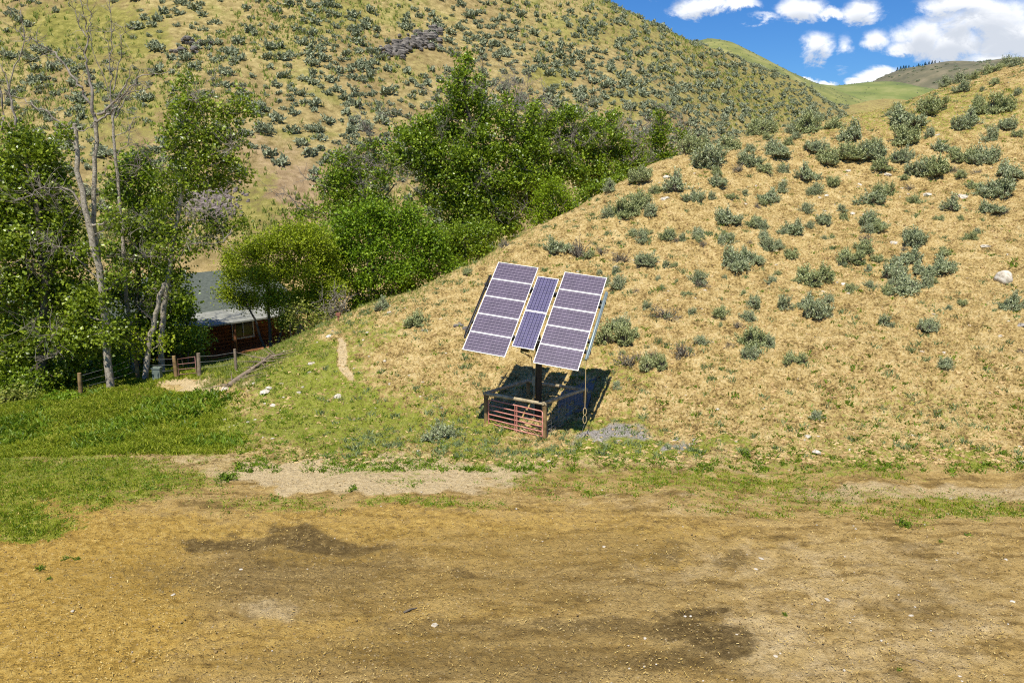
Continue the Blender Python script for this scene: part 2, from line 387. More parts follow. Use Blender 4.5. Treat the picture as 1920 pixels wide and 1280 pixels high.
def ground_mesh():
    us = np.concatenate([np.linspace(-1.25, -0.74, 40)[:-1], np.arange(-0.74, 0.741, 0.0021), np.linspace(0.74, 1.25, 40)[1:]])
    ys = np.exp(np.concatenate([np.arange(math.log(4.0), math.log(11.5), 0.02), np.arange(math.log(11.5), math.log(95), 0.0032), np.arange(math.log(95), math.log(425), 0.006)]))
    U, Yg = np.meshgrid(us, ys)
    X = U * (Yg + 1.2); Z = H(X, Yg)
    # clods and small relief of the near slope and the yard
    nearw = sstep(75, 45, Yg)
    hill = sstep(22, 27, Yg) * sstep(-13, -5, X)
    c1 = vnoise(X * 5.2, Yg * 5.2, 51); c2 = vnoise(X * 11, Yg * 11, 53)
    Z = Z + nearw * ((0.03 + 0.10 * hill) * (c1 ** 2.5) + (0.02 + 0.10 * hill) * (c2 ** 2) + (.015 + .05 * hill) * (vnoise(X * 19, Yg * 19, 55) ** 2) * sstep(40, 30, Yg))
    yd_ = sstep(26, 23, Yg)
    Z = Z - yd_ * .028 * sstep(.72, .88, vnoise(X * 3.6, Yg * 3.6, 57)) + yd_ * .035 * fbm((X * .25 + Yg * .04) * 1.2, Yg * 2.6, 59, 3) + yd_ * .02 * sstep(.8, .9, vnoise(X * 6.5, Yg * 6.5, 60))
    nr, nc = X.shape
    idx = np.arange(nr * nc).reshape(nr, nc)
    q = np.stack([idx[:-1, :-1], idx[:-1, 1:], idx[1:, 1:], idx[1:, :-1]], -1).reshape(-1, 4)
    a = Acc(); a.add(np.stack([X, Yg, Z], -1).reshape(-1, 3), q, True)
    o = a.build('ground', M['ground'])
    zs = zone_masks(X.ravel(), Yg.ravel(), Z.ravel())
    for nm, ch in (('zone_a', (0, 1, 2, 3)), ('zone_b', (4, 5, 6, 7)), ('zone_c', (8, 9, 8, 9))):
        at = o.data.color_attributes.new(nm, 'FLOAT_COLOR', 'POINT')
        at.data.foreach_set('color', np.stack([zs[c] for c in ch], -1).astype(np.float32).ravel())
    tag(o, kind='structure')
    return o

def ground_material():
    m, nt, b = newmat('ground_soil')
    L = nt.links
    def attr(nm):
        a = nt.nodes.new('ShaderNodeVertexColor'); a.layer_name = nm
        s = nt.nodes.new('ShaderNodeSeparateColor'); L.new(a.outputs['Color'], s.inputs[0])
        return s.outputs[0], s.outputs[1], s.outputs[2], a.outputs['Alpha']
    green, dark, pale, straw = attr('zone_a')
    yard, far, fargreen, pink = attr('zone_b')
    talus, gravel, _, _ = attr('zone_c')
    n_f = noise(nt, 9, 6, 0.65); n_m = noise(nt, 1.6, 5, 0.6); n_g = noise(nt, 4.5, 6, 0.72); n_ff = noise(nt, 34, 3, 0.6)
    hill = ramp(nt, mth(nt, 'ADD', mth(nt, 'MULTIPLY', n_f, .6), mth(nt, 'MULTIPLY', n_m, .4)), [(.38, (.11, .072, .026)), (.45, (.36, .245, .083)), (.52, (.575, .415, .16)), (.64, (.76, .595, .295))])
    yd = ramp(nt, mth(nt, 'ADD', mth(nt, 'MULTIPLY', n_g, .6), mth(nt, 'MULTIPLY', n_m, .4)), [(.34, (.15, .09, .024)), (.45, (.34, .215, .062)), (.55, (.50, .33, .105)), (.68, (.66, .47, .185))])
    st = ramp(nt, n_g, [(.34, (.28, .17, .03)), (.5, (.50, .31, .06)), (.66, (.66, .45, .12))])
    dk = ramp(nt, n_g, [(.35, (.07, .045, .015)), (.5, (.15, .10, .035)), (.66, (.32, .22, .08))])
    pl = ramp(nt, n_f, [(.3, (.52, .38, .18)), (.7, (.78, .62, .36))])
    gr = ramp(nt, n_g, [(.3, (.10, .14, .012)), (.5, (.22, .28, .02)), (.7, (.38, .38, .07))])
    n_far = noise(nt, 0.9, 8, 0.74)
    fr = ramp(nt, n_far, [(.32, (.14, .105, .035)), (.45, (.31, .24, .09)), (.56, (.44, .345, .14)), (.7, (.58, .46, .21))])
    fg = ramp(nt, n_far, [(.34, (.12, .125, .025)), (.54, (.26, .245, .05)), (.68, (.42, .36, .11))])
    pk = ramp(nt, n_far, [(.34, (.22, .145, .07)), (.66, (.48, .35, .19))])
    n_b = noise(nt, .10, 5, .65); fr = mix(nt, mrange(nt, n_b, .46, .60, 0.0, .75), fr, ramp(nt, n_far, [(.34, (.17, .125, .045)), (.66, (.40, .29, .13))])); fr = mix(nt, mrange(nt, n_b, .46, .36, 0.0, .6), fr, ramp(nt, n_far, [(.34, (.15, .16, .03)), (.66, (.38, .36, .10))]))
    tl = ramp(nt, noise(nt, 3.5, 4, .7), [(.35, (.12, .09, .075)), (.6, (.30, .25, .22))])
    gv = ramp(nt, n_ff, [(.3, (.22, .19, .16)), (.7, (.52, .48, .42))])
    def soft(mask, n, lo=.5, w=.25, k=1.0):
        # ragged edge: mask pushed through noise
        return mrange(nt, mth(nt, 'ADD', mask, mth(nt, 'MULTIPLY', mth(nt, 'SUBTRACT', n, .5), k)), lo - w / 2, lo + w / 2)
    mp = nt.nodes.new('ShaderNodeMapping'); mp.inputs['Scale'].default_value = (.28, 1.0, 1.0); mp.inputs['Rotation'].default_value = (0, 0, .12)
    L.new(nt.nodes.get('GEO').outputs['Position'], mp.inputs['Vector']); n_st = noise(nt, 2.4, 6, .62, mp.outputs[0], .6)
    yd = mix(nt, mrange(nt, n_st, .40, .62, 0.0, .55), yd, (.60, .43, .17)); yd = mix(nt, mrange(nt, n_st, .50, .34, 0.0, .6), yd, (.17, .115, .04))
    c = mix(nt, soft(yard, n_m, .5, .6, .6), hill, yd)
    c = mix(nt, mth(nt, 'MULTIPLY', soft(straw, n_g, .45, .7, 1.3), .85), c, st)
    c = mix(nt, mth(nt, 'MULTIPLY', soft(pale, n_m, .5, .5, .8), .9), c, pl)
    c = mix(nt, mth(nt, 'MULTIPLY', soft(dark, mth(nt, 'ADD', mth(nt, 'MULTIPLY', n_g, .6), mth(nt, 'MULTIPLY', n_f, .4)), .47, .55, 1.9), .92), c, dk)
    c = mix(nt, mth(nt, 'MULTIPLY', soft(green, n_g, .5, .3, 2.2), .85), c, gr)
    c = mix(nt, gravel, c, gv)
    fc = mix(nt, soft(pink, n_far, .5, .5, 1.0), fr, pk)
    fc = mix(nt, mth(nt, 'MULTIPLY', soft(fargreen, n_far, .5, .5, 1.6), .85), fc, fg)
    fc = mix(nt, soft(talus, n_g, .45, .2, .6), fc, tl)
    c = mix(nt, far, c, fc)
    # fine speckle: chips of straw and small stones
    vo = nt.nodes.new('ShaderNodeTexVoronoi'); vo.inputs['Scale'].default_value = 16
    g = nt.nodes.get('GEO'); L.new(g.outputs['Position'], vo.inputs['Vector'])
    sp = nt.nodes.new('ShaderNodeSeparateColor'); L.new(vo.outputs['Color'], sp.inputs[0])
    chip = mth(nt, 'MULTIPLY', mth(nt, 'GREATER_THAN', sp.outputs[0], .90), mth(nt, 'LESS_THAN', vo.outputs['Distance'], .32))
    c = mix(nt, mth(nt, 'MULTIPLY', chip, .5), c, (.66, .52, .30))
    drk = mth(nt, 'MULTIPLY', mth(nt, 'LESS_THAN', sp.outputs[1], .16), mth(nt, 'LESS_THAN', vo.outputs['Distance'], .36))
    c = mix(nt, mth(nt, 'MULTIPLY', drk, .7), c, (.10, .065, .025))
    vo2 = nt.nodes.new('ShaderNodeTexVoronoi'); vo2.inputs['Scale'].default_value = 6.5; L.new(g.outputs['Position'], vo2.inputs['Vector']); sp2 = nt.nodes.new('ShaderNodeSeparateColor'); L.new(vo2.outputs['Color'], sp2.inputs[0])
    crumb_shade = mth(nt, 'MULTIPLY', mth(nt, 'LESS_THAN', sp2.outputs[0], .26), mth(nt, 'LESS_THAN', mth(nt, 'ADD', vo2.outputs['Distance'], mth(nt, 'MULTIPLY', n_ff, .35)), .42)); crumb_shade = mth(nt, 'MULTIPLY', crumb_shade, mth(nt, 'SUBTRACT', 1.0, yard))  # small shadows of soil crumbs, painted into the slope colour as dark flecks
    c = mix(nt, mth(nt, 'MULTIPLY', crumb_shade, mth(nt, 'MULTIPLY', mth(nt, 'SUBTRACT', 1.0, far), .55)), c, (.12, .08, .03))
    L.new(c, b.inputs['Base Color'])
    b.inputs['Roughness'].default_value = .95; b.inputs['Specular IOR Level'].default_value = .12
    h = mth(nt, 'ADD', mth(nt, 'MULTIPLY', n_f, .6), mth(nt, 'MULTIPLY', n_ff, .35))
    h = mth(nt, 'ADD', h, mth(nt, 'MULTIPLY', n_m, .5))
    bump(nt, b, h, 1.0, 0.2)
    return m

M['ground'] = ground_material()
ground_mesh()

def distant(name, prof, Y0, depth, c, seed, zbase, relief=6.0):
    """a far hill: ridge profile given by photo pixels at depth Y0, real rounded body in front and behind"""
    P = np.array([W(px, py, Y0) for px, py in prof])
    xs = np.linspace(P[0, 0], P[-1, 0], 220); zs = np.interp(xs, P[:, 0], P[:, 2])
    k = np.ones(5) / 5; zs = np.convolve(np.pad(zs, 2, 'edge'), k, 'valid')
    vs = np.linspace(-1, 1, 60)
    X, V = np.meshgrid(xs, vs); Z0 = np.broadcast_to(zs, X.shape)
    Yw = Y0 + V * depth
    prof_v = np.cos(np.clip(np.abs(V), 0, 1) * math.pi / 2) ** 1.2
    Z = zbase + (Z0 - zbase) * prof_v
    Z = Z + relief * fbm(X / depth * 3, Yw / depth * 1.6, seed, 4) * (1 - prof_v ** 4)
    n, m_ = X.shape; idx = np.arange(n * m_).reshape(n, m_)
    q = np.stack([idx[:-1, :-1], idx[:-1, 1:], idx[1:, 1:], idx[1:, :-1]], -1).reshape(-1, 4)
    a = Acc(); a.add(np.stack([X, Yw, Z], -1).reshape(-1, 3), q, True)
    o = a.build('hills', simple(name, *c[:2], scale=c[3], rough=.95, bumpd=0.0, c3=c[2])); tag(o, kind='structure')
    DPTS.append(np.stack([X, Yw, Z], -1)[12:34].reshape(-1, 3))
    return P

DPTS = []
distant('shoulder_grass', [(1180, 130), (1240, 100), (1285, 84), (1320, 76), (1350, 81), (1400, 107), (1450, 134), (1490, 153), (1540, 172), (1600, 200)], 400, 130,
        ((.10, .12, .035), (.19, .20, .05), (.33, .29, .10), .09), 61, 5, 9)
distant('meadow_grass', [(1380, 185), (1470, 158), (1540, 165), (1570, 162), (1610, 157), (1640, 156), (1680, 164), (1740, 172), (1850, 185), (2000, 190)], 640, 200,
        ((.09, .12, .035), (.16, .19, .045), (.27, .26, .09), .04), 63, 10, 14)
RIDGE = distant('mountain_scrub', [(1520, 215), (1600, 178), (1640, 157), (1665, 140), (1690, 130), (1720, 126), (1755, 119), (1775, 121), (1795, 127), (1830, 119), (1850, 115), (1880, 121), (1930, 135), (2050, 170)], 1000, 330,
        ((.085, .085, .05), (.15, .135, .075), (.23, .19, .115), .05), 65, 20, 60)
a = Acc(); S = 3000
a.add([[-S, -S, -6], [S, -S, -6], [S, S, -6], [-S, S, -6]], [[0, 1, 2, 3]])
tag(a.build('terrain', simple('terrain_grass', (.20, .22, .06), (.36, .31, .12), .05, .95)), kind='structure')

# ---------------------------------------------------------------- sun, sky with clouds, camera
SUN_EL = math.radians(61); SUN_AZ = math.radians(-166)     # azimuth of the direction TO the sun measured from +Y towards +X
def set_world():
    w = bpy.data.worlds.new('World'); SC.world = w; w.use_nodes = True
    nt = w.node_tree; L = nt.links; bg = nt.nodes['Background']; bg.inputs['Strength'].default_value = 0.085
    sky = nt.nodes.new('ShaderNodeTexSky'); sky.sky_type = 'NISHITA'; sky.sun_disc = False
    sky.sun_elevation = SUN_EL; sky.sun_rotation = SUN_AZ; sky.altitude = 400; sky.air_density = 1.0; sky.dust_density = 0.2; sky.ozone_density = 2.5
    tc = nt.nodes.new('ShaderNodeTexCoord'); vec = tc.outputs['Generated']
    sx = nt.nodes.new('ShaderNodeSeparateXYZ'); L.new(vec, sx.inputs[0])
    yy = mth(nt, 'MAXIMUM', sx.outputs[1], 0.05)
    u = mth(nt, 'DIVIDE', sx.outputs[0], yy); v = mth(nt, 'DIVIDE', sx.outputs[2], yy)
    cb = nt.nodes.new('ShaderNodeCombineXYZ'); L.new(u, cb.inputs[0]); L.new(mth(nt, 'MULTIPLY', v, 1.5), cb.inputs[1])
    uv = cb.outputs[0]
    n1 = noise(nt, 16, 9, .66, uv, .4); n2 = noise(nt, 44, 6, .65, uv, .2); n3 = noise(nt, 8, 6, .6, uv)
    wu = mth(nt, 'ADD', u, mth(nt, 'MULTIPLY', mth(nt, 'SUBTRACT', n3, .5), .06)); wv = mth(nt, 'ADD', v, mth(nt, 'MULTIPLY', mth(nt, 'SUBTRACT', n1, .5), .05))
    def blob(px, py, rx, ry, s=1.0, wv=wv):
        d = ray(px, py); cu = d[0] / d[1]; cv = d[2] / d[1]
        a = mth(nt, 'POWER', mth(nt, 'DIVIDE', mth(nt, 'SUBTRACT', wu, cu), rx / F), 2.0)
        c = mth(nt, 'POWER', mth(nt, 'DIVIDE', mth(nt, 'SUBTRACT', wv, cv), ry / F), 2.0)
        r = mth(nt, 'SQRT', mth(nt, 'ADD', a, c))
        return mth(nt, 'MULTIPLY', mth(nt, 'SUBTRACT', 1.0, r), s)
    puff = None; upper = None; wv2 = mth(nt, 'ADD', wv, .012)
    for q in [(1325, 10, 55, 18), (1380, 8, 42, 14), (1425, 36, 36, 10, .6), (1500, 18, 56, 24), (1560, 24, 38, 10, .7), (1618, 22, 34, 24, .9), (1530, 88, 40, 28), (1585, 92, 18, 24, .55), (1645, 78, 30, 22, .75),
              (1800, 10, 95, 26), (1850, 40, 130, 46), (1730, 72, 62, 40), (1700, 92, 40, 16), (1790, 80, 62, 34), (1900, 70, 90, 44), (1650, 142, 44, 15), (1610, 150, 22, 8), (1545, 158, 26, 7), (1500, 152, 34, 6, .8), (1870, 110, 90, 20, .7), (2000, 60, 120, 80), (2100, 20, 160, 60), (1250, -30, 60, 20), (1700, -40, 160, 30)]:
        b = blob(*q); puff = b if puff is None else mth(nt, 'MAXIMUM', puff, b)
        b2 = blob(*(q if len(q) == 5 else q + (1.0,)), wv=wv2); upper = b2 if upper is None else mth(nt, 'MAXIMUM', upper, b2)
    dens = mth(nt, 'ADD', puff, mth(nt, 'MULTIPLY', mth(nt, 'SUBTRACT', n1, .5), 1.9))
    dens = mth(nt, 'ADD', dens, mth(nt, 'MULTIPLY', mth(nt, 'SUBTRACT', n2, .5), .6))
    al = mrange(nt, dens, -.12, .62)
    # shaded underside: less light where the cloud is thick
    body = mrange(nt, mth(nt, 'ADD', upper, mth(nt, 'MULTIPLY', mth(nt, 'SUBTRACT', n1, .5), 2.4)), -.05, .85)
    cc = mix(nt, mth(nt, 'MULTIPLY', body, .8), (11.2, 11.3, 11.5), (5.2, 5.8, 6.8))
    hs = nt.nodes.new('ShaderNodeHueSaturation'); hs.inputs['Saturation'].default_value = 1.25; hs.inputs['Value'].default_value = 1.0; L.new(sky.outputs[0], hs.inputs['Color'])
    blue = mix(nt, 1.0, hs.outputs[0], (.50, .78, 1.12), 'MULTIPLY')
    L.new(mix(nt, al, blue, cc), bg.inputs['Color'])
set_world()

sun = bpy.data.lights.new('sun', 'SUN'); sun.energy = 5.0; sun.angle = math.radians(.53); sun.color = (1, .95, .86)
so = bpy.data.objects.new('sun', sun); COL.objects.link(so)
sd = Vector((math.sin(SUN_AZ) * math.cos(SUN_EL), math.cos(SUN_AZ) * math.cos(SUN_EL), math.sin(SUN_EL)))
so.rotation_euler = sd.to_track_quat('Z', 'Y').to_euler(); so.location = (0, 0, 40)

cam = bpy.data.cameras.new('camera'); cam.sensor_width = 36; cam.lens = F / 1920 * 36; cam.clip_end = 6000; cam.clip_start = .1
co = bpy.data.objects.new('camera', cam); COL.objects.link(co); co.location = tuple(CAM); co.rotation_euler = (math.radians(90) - PITCH, 0, 0)
SC.camera = co
SC.view_settings.view_transform = 'Standard'; SC.view_settings.look = 'None'; SC.view_settings.exposure = 0.33; SC.view_settings.gamma = 1.0
SC.render.engine = 'CYCLES'
SC.cycles.use_denoising = False; SC.cycles.filter_width = 1.15; SC.cycles.adaptive_threshold = 0.005; SC.cycles.sample_clamp_indirect = 4.0
SC.cycles.max_bounces = 6; SC.cycles.diffuse_bounces = 3; SC.cycles.transparent_max_bounces = 8
# ---------------------------------------------------------------- solar tracker
def cell_mat(name, tint):
    m, nt, b = newmat(name)
    tc = nt.nodes.new('ShaderNodeTexCoord'); s = nt.nodes.new('ShaderNodeSeparateXYZ'); nt.links.new(tc.outputs['Object'], s.inputs[0])
    P = 0.1275
    def fr(v, off=0.0): return mth(nt, 'FRACT', mth(nt, 'ADD', mth(nt, 'DIVIDE', v, P), 100.0 + off))
    fx = fr(s.outputs[0]); fy = fr(s.outputs[1])
    ex = mth(nt, 'ABSOLUTE', mth(nt, 'SUBTRACT', fx, .5)); ey = mth(nt, 'ABSOLUTE', mth(nt, 'SUBTRACT', fy, .5))
    gapy = mth(nt, 'GREATER_THAN', ey, .43); gapx = mth(nt, 'GREATER_THAN', ex, .465)
    bus = mth(nt, 'LESS_THAN', mth(nt, 'ABSOLUTE', mth(nt, 'SUBTRACT', mth(nt, 'ABSOLUTE', mth(nt, 'SUBTRACT', fy, .5)), .2)), .035)
    n = noise(nt, 3.5, 3)
    c = ramp(nt, n, [(.3, tuple(q * .85 for q in tint)), (.7, tuple(q * 1.2 for q in tint))])
    c = mix(nt, mth(nt, 'MULTIPLY', bus, .30), c, (.40, .37, .40))
    c = mix(nt, mth(nt, 'MULTIPLY', gapx, .6), c, (.34, .30, .33))
    c = mix(nt, gapy, c, (.012, .012, .03))
    nt.links.new(c, b.inputs['Base Color']); b.inputs['Roughness'].default_value = .3; b.inputs['Specular IOR Level'].default_value = .35
    return m
M['cells'] = cell_mat('solar_cells', (.105, .080, .115))
M['cells2'] = cell_mat('solar_cells_blue', (.075, .065, .14))

AR = np.array([[0.94318359, 0.29932456, -0.14425507], [-0.31659107, 0.67776373, -0.66363124], [-0.10087027, 0.67159596, 0.73401911]])
AC = np.array([0.81964356, 27.08690471, 4.30394037])
def A(u, v, w=0.0): return AC + AR @ np.array([u, v, w])
POLE = np.array([0.98, 27.75])
def gz(x, y): return float(H(x, y))

tr = empty('solar_tracker', (POLE[0], POLE[1], gz(*POLE)))
tag(tr, 'pole mounted solar array of twelve panels tilted over the log corral on the hillside', 'solar array')
q = Acc(); top = A(0.0, -0.05, -.42)
q.tube([[POLE[0], POLE[1], gz(*POLE) - .4], [POLE[0] + .01, POLE[1], 2.6], [top[0], top[1], top[2]]], [.125, .12, .11], 20); q.build('pole', M['black_steel'], tr)
q = Acc()
q.box(A(0, 0, -.34), (.26, 2.9, .16), AR)
for v in (-1.15, 1.05):
    q.box(A(0, v, -.22), (4.62, .09, .12), AR)
for u in (-1.75, -.75, .62, .85, 1.80):
    q.box(A(u, 0, -.11), (.05, 3.9 if abs(u) > .65 else 3.1, .06), AR)
q.build('support_frame', M['black_steel'], tr)
# brackets between panels and tubes
q = Acc()
for u, v in ((-.435, 1.05), (-.435, -1.15), (.475, 1.0), (.475, -1.15), (2.16, .75), (2.16, -.8), (-2.1, .75), (-2.1, -.8)):
    q = Acc(); q.box(A(u, v, -.08), (.08, .08, .16), AR); q.build('bracket', M['black_steel'], tr)
def panel(u0, v0, w, h, z, mat):
    """one framed module: aluminium frame (part) with the glass and its cells as a sub-part"""
    o = Acc(); t = .035; fr_ = .022
    R = Matrix(AR.tolist()).to_4x4(); c = A(u0 + w / 2, v0 + h / 2, z)
    R.translation = Vector(c)
    for cx, cy, sx, sy in ((0, h / 2 - fr_ / 2, w, fr_), (0, -h / 2 + fr_ / 2, w, fr_), (-w / 2 + fr_ / 2, 0, fr_, h - 2 * fr_), (w / 2 - fr_ / 2, 0, fr_, h - 2 * fr_)):
        o.box((cx, cy, 0), (sx, sy, t))
    o.box((0, 0, -t * .35), (w - 2 * fr_, h - 2 * fr_, .006))
    f = o.build('solar_panel', M['alu'], tr, local=True)
    f.matrix_parent_inverse = parent_world(tr).inverted(); f.matrix_basis = R
    g = Acc(); nx = round((w - .05) / .1275); ny = round((h - .04) / .1275)
    g.box((0, 0, 0), (w - 2 * fr_ - .001, h - 2 * fr_ - .001, .006))
    me = g.build('cell_glass', mat, f, local=True)
    me.location = (0, 0, t * .28)
    return f
W_, Hh, h_, w_ = 1.58, 4.10, 3.22, .808
gl, gr_, zm, vm, vl, vr = .0634, .1482, -.088, .0775, -.0313, -.0462
ph = Hh / 5
first = None
for i in range(5):
    panel(-w_ / 2 - gl - W_, vl - Hh / 2 + i * ph, W_, ph - .006, 0, M['cells'])
    panel(w_ / 2 + gr_, vr - Hh / 2 + i * ph, W_, ph - .006, 0, M['cells'])
# the two upright panels: cells run the other way
M['cells2v'] = M['cells2']
def panel_v(v0, hh):
    f = panel(-w_ / 2, v0, w_, hh, zm, M['cells2'])
    f.children[0].rotation_euler = (0, 0, 0)
    # turn the cell sheet so its dark gaps run along the panel
    me = f.children[0].data
    me2 = Acc(); me2.box((0, 0, 0), (hh - .045, w_ - .045, .006))
    old = f.children[0]; bpy.data.objects.remove(old)
    g = me2.build('cell_glass', M['cells2'], f, local=True); g.rotation_euler = (0, 0, math.radians(90)); g.location = (0, 0, .0098)
    return f
panel_v(vm - h_ / 2, h_ / 2 - .01); panel_v(vm + .01, h_ / 2 - .01)
# shadow plates / canisters at both sides
for s, lab in ((1, 'grey-blue canister tube right of the panels'), (-1, 'dark canister tube left of the panels')):
    u = 2.235 if s > 0 else -2.19
    q = Acc(); q.tube([A(u, -1.52, -.14), A(u, -1.5, -.14), A(u, 1.46, -.14), A(u, 1.48, -.14)], [.03, .05, .05, .03] if s > 0 else [.02, .034, .034, .02], 14)
    o = q.build('canister', M['steel_blue'] if s > 0 else M['black_steel'], tr); o['label'] = lab
    q = Acc(); q.box(A(u + s * (.06 if s > 0 else .055), 0, -.16), (.010, 2.9, .09), AR)
    q.build('shade_plate', M['steel_blue'] if s > 0 else M['black_steel'], tr)
# cables and conduit
q = Acc(); bx, by = POLE[0] - .16, POLE[1] - .06
q.tube([[bx, by, gz(bx, by) - .2], [bx, by, 1.5], [bx + .01, by, 1.62]], .028, 8)
q.build('conduit', M['grey_box'], tr)
q = Acc(); q.box((bx - .02, by, 1.62), (.10, .09, .34)); q.build('junction_box', M['grey_box'], tr)
q = Acc()
for off in (0, .05):
    p0 = A(-.1 + off, -1.2, -.2); q.tube([p0, p0 + [-.10, 0, -.35], [bx - .10, by - .02, 2.55 - off], [bx - .08, by, 2.2], [bx, by, 1.85]], .014, 5)
q.build('cable', M['black_steel'], tr)

# rope hanging from the right tube
rt = A(2.235, -1.5, -.14)
r0 = np.array([rt[0], rt[1], rt[2]]); gr0 = gz(r0[0], r0[1])
ro = empty('hanging_rope', (r0[0], r0[1], rt[2] - .06)); tag(ro, 'thin tan rope with a knotted loop hanging from the right tube of the solar array', 'rope')
q = Acc(); zl = W(1099, 765, r0[1])[2]
q.tube([[r0[0], r0[1], r0[2] - .05], [r0[0] + .004, r0[1], (r0[2] + zl) / 2], [r0[0], r0[1], zl]], .013, 6); q.build('cord', M['rope'], ro)
q = Acc()
for k, (hh, ww) in enumerate(((.26, .055), (.30, .06))):
    zc = zl - (.12 if k == 0 else .40); th = np.linspace(0, 2 * math.pi, 17)
    q.tube(np.stack([r0[0] + ww * np.sin(th), r0[1] + .01 * np.cos(th), zc + hh / 2 * np.cos(th)], 1), .013, 5, False)
q.build('loop', M['rope'], ro)
q = Acc(); q.tube([[r0[0], r0[1], zl - .55], [r0[0] - .06, r0[1], zl - .75], [r0[0] - .12, r0[1], gr0 + .03]], .006, 5); q.build('tail', M['wire'], ro)

# ---------------------------------------------------------------- log corral round the pole
K = {'fl': W(911, 738, 27.7), 'fr': W(1021, 757, 26.3), 'br': W(1097, 731, 28.2), 'bl': W(990, 715, 29.5)}
ck = np.mean([K[k] for k in K], 0)
cr = empty('log_corral', (ck[0], ck[1], gz(ck[0], ck[1]))); tag(cr, 'small square log fence with a red tube gate around the foot of the solar array', 'corral')
for k, p in K.items():
    g = gz(p[0], p[1]); q = Acc()
    q.tube([[p[0] + .01, p[1], g - .25], [p[0] + .005, p[1], (g + p[2]) / 2], [p[0], p[1], p[2] - .06]], [.085, .08, .078], 12); q.build('post', M['post'], cr)
for s, e in (('fl', 'fr'), ('fr', 'br'), ('br', 'bl'), ('bl', 'fl')):
    a_, b_ = K[s], K[e]; d = (b_ - a_) / np.linalg.norm(b_ - a_); q = Acc()
    up = .0 if s in ('fl', 'br') else .03
    q.tube([a_ - d * .1 + [0, 0, up], a_ + d * .6 + [0, 0, .01 + up], (a_ + b_) / 2 + [0, 0, up], b_ + d * .08 + [0, 0, up]], [.062, .07, .066, .058], 12); q.build('rail', M['log'], cr)
fa, fb = K['fl'], K['fr']; dv = (fb - fa); dv[2] = 0; ln = np.linalg.norm(dv); dv /= ln; nv = np.array([-dv[1], dv[0], 0]) * -1
g0 = fa + dv * .16 + nv * .06; g1 = fb - dv * .04 + nv * .06
gt = Acc()
def gp(t, z): return np.array([*(g0 + (g1 - g0) * t)[:2], z])
zt = K['fl'][2] - .20; zb = zt - 1.08; tilt = -.07
gate = Acc(); gate.tube([gp(0, zb - .02), gp(0, zt - .08), gp(.01, zt), gp(.05, zt + .03), gp(.97, zt + .03 + tilt), gp(1, zt + tilt), gp(1, zb + tilt)], .026, 8)
go = gate.build('gate', M['gate_red'], cr)
for u_ in (.50, .535):
    q = Acc(); q.tube([gp(u_, zb + tilt * .5), gp(u_, zt + .03 + tilt * .5)], .02, 8); q.build('gate_upright', M['gate_red'], go)
for t_ in (0, .17, .33, .50, .66, .83, 1.0):
    if t_ == 1.0: continue
    q = Acc(); z0 = zb + 1.08 * t_
    q.tube([gp(0, z0), gp(.5, z0 + tilt * .5), gp(1, z0 + tilt)], .023, 8); q.build('gate_rail', M['gate_red'], go)
# wire mesh on the right side and the back
for s, e, tt in (('fr', 'br', 1.0), ('bl', 'fl', .9)):
    a_, b_ = K[s], K[e]; q = Acc()
    for i in range(13):
        t = i / 12; p = a_ + (b_ - a_) * t; g = gz(p[0], p[1]); q.tube([[p[0], p[1], g], [p[0], p[1], p[2] - .05]], .003, 3, False)
    for j in range(9):
        ps = []
        for i in range(7):
            t = i / 6; p = a_ + (b_ - a_) * t; g = gz(p[0], p[1]); ps.append([p[0] + .01 * math.sin(i * 2 + j), p[1], g + (p[2] - .08 - g) * (j / 8)])
        q.tube(ps, .004, 3, False)
    q.build('wire_mesh', M['wire'], cr)
# slab lid beside the pole, in the array's shade
bxo = empty('well_cover', (2.05, 28.35, gz(2.05, 28.35))); tag(bxo, 'flat dark blue-grey lid lying on the slope in the shade under the right panels', 'cover')
cn = [W(1052, 738, 29.2), W(1118, 735, 29.6), W(1100, 790, 27.75), W(1040, 788, 27.6)]
cn = [np.array([c_[0], c_[1], gz(c_[0], c_[1]) + .12]) for c_ in cn]
vv = np.vstack([cn, [c_ - [0, 0, .10] for c_ in cn]])
q = Acc(); q.add(vv, [[3, 2, 1, 0], [4, 5, 6, 7], [0, 1, 5, 4], [1, 2, 6, 5], [2, 3, 7, 6], [3, 0, 4, 7]]); q.build('lid', M['slab'], bxo)
for c_ in (np.array(cn) * .9 + np.mean(cn, 0) * .1): q = Acc(); q.box((c_[0], c_[1], c_[2] - .22), (.10, .10, .24)); q.build('support_block', M['rock_dark'], bxo)

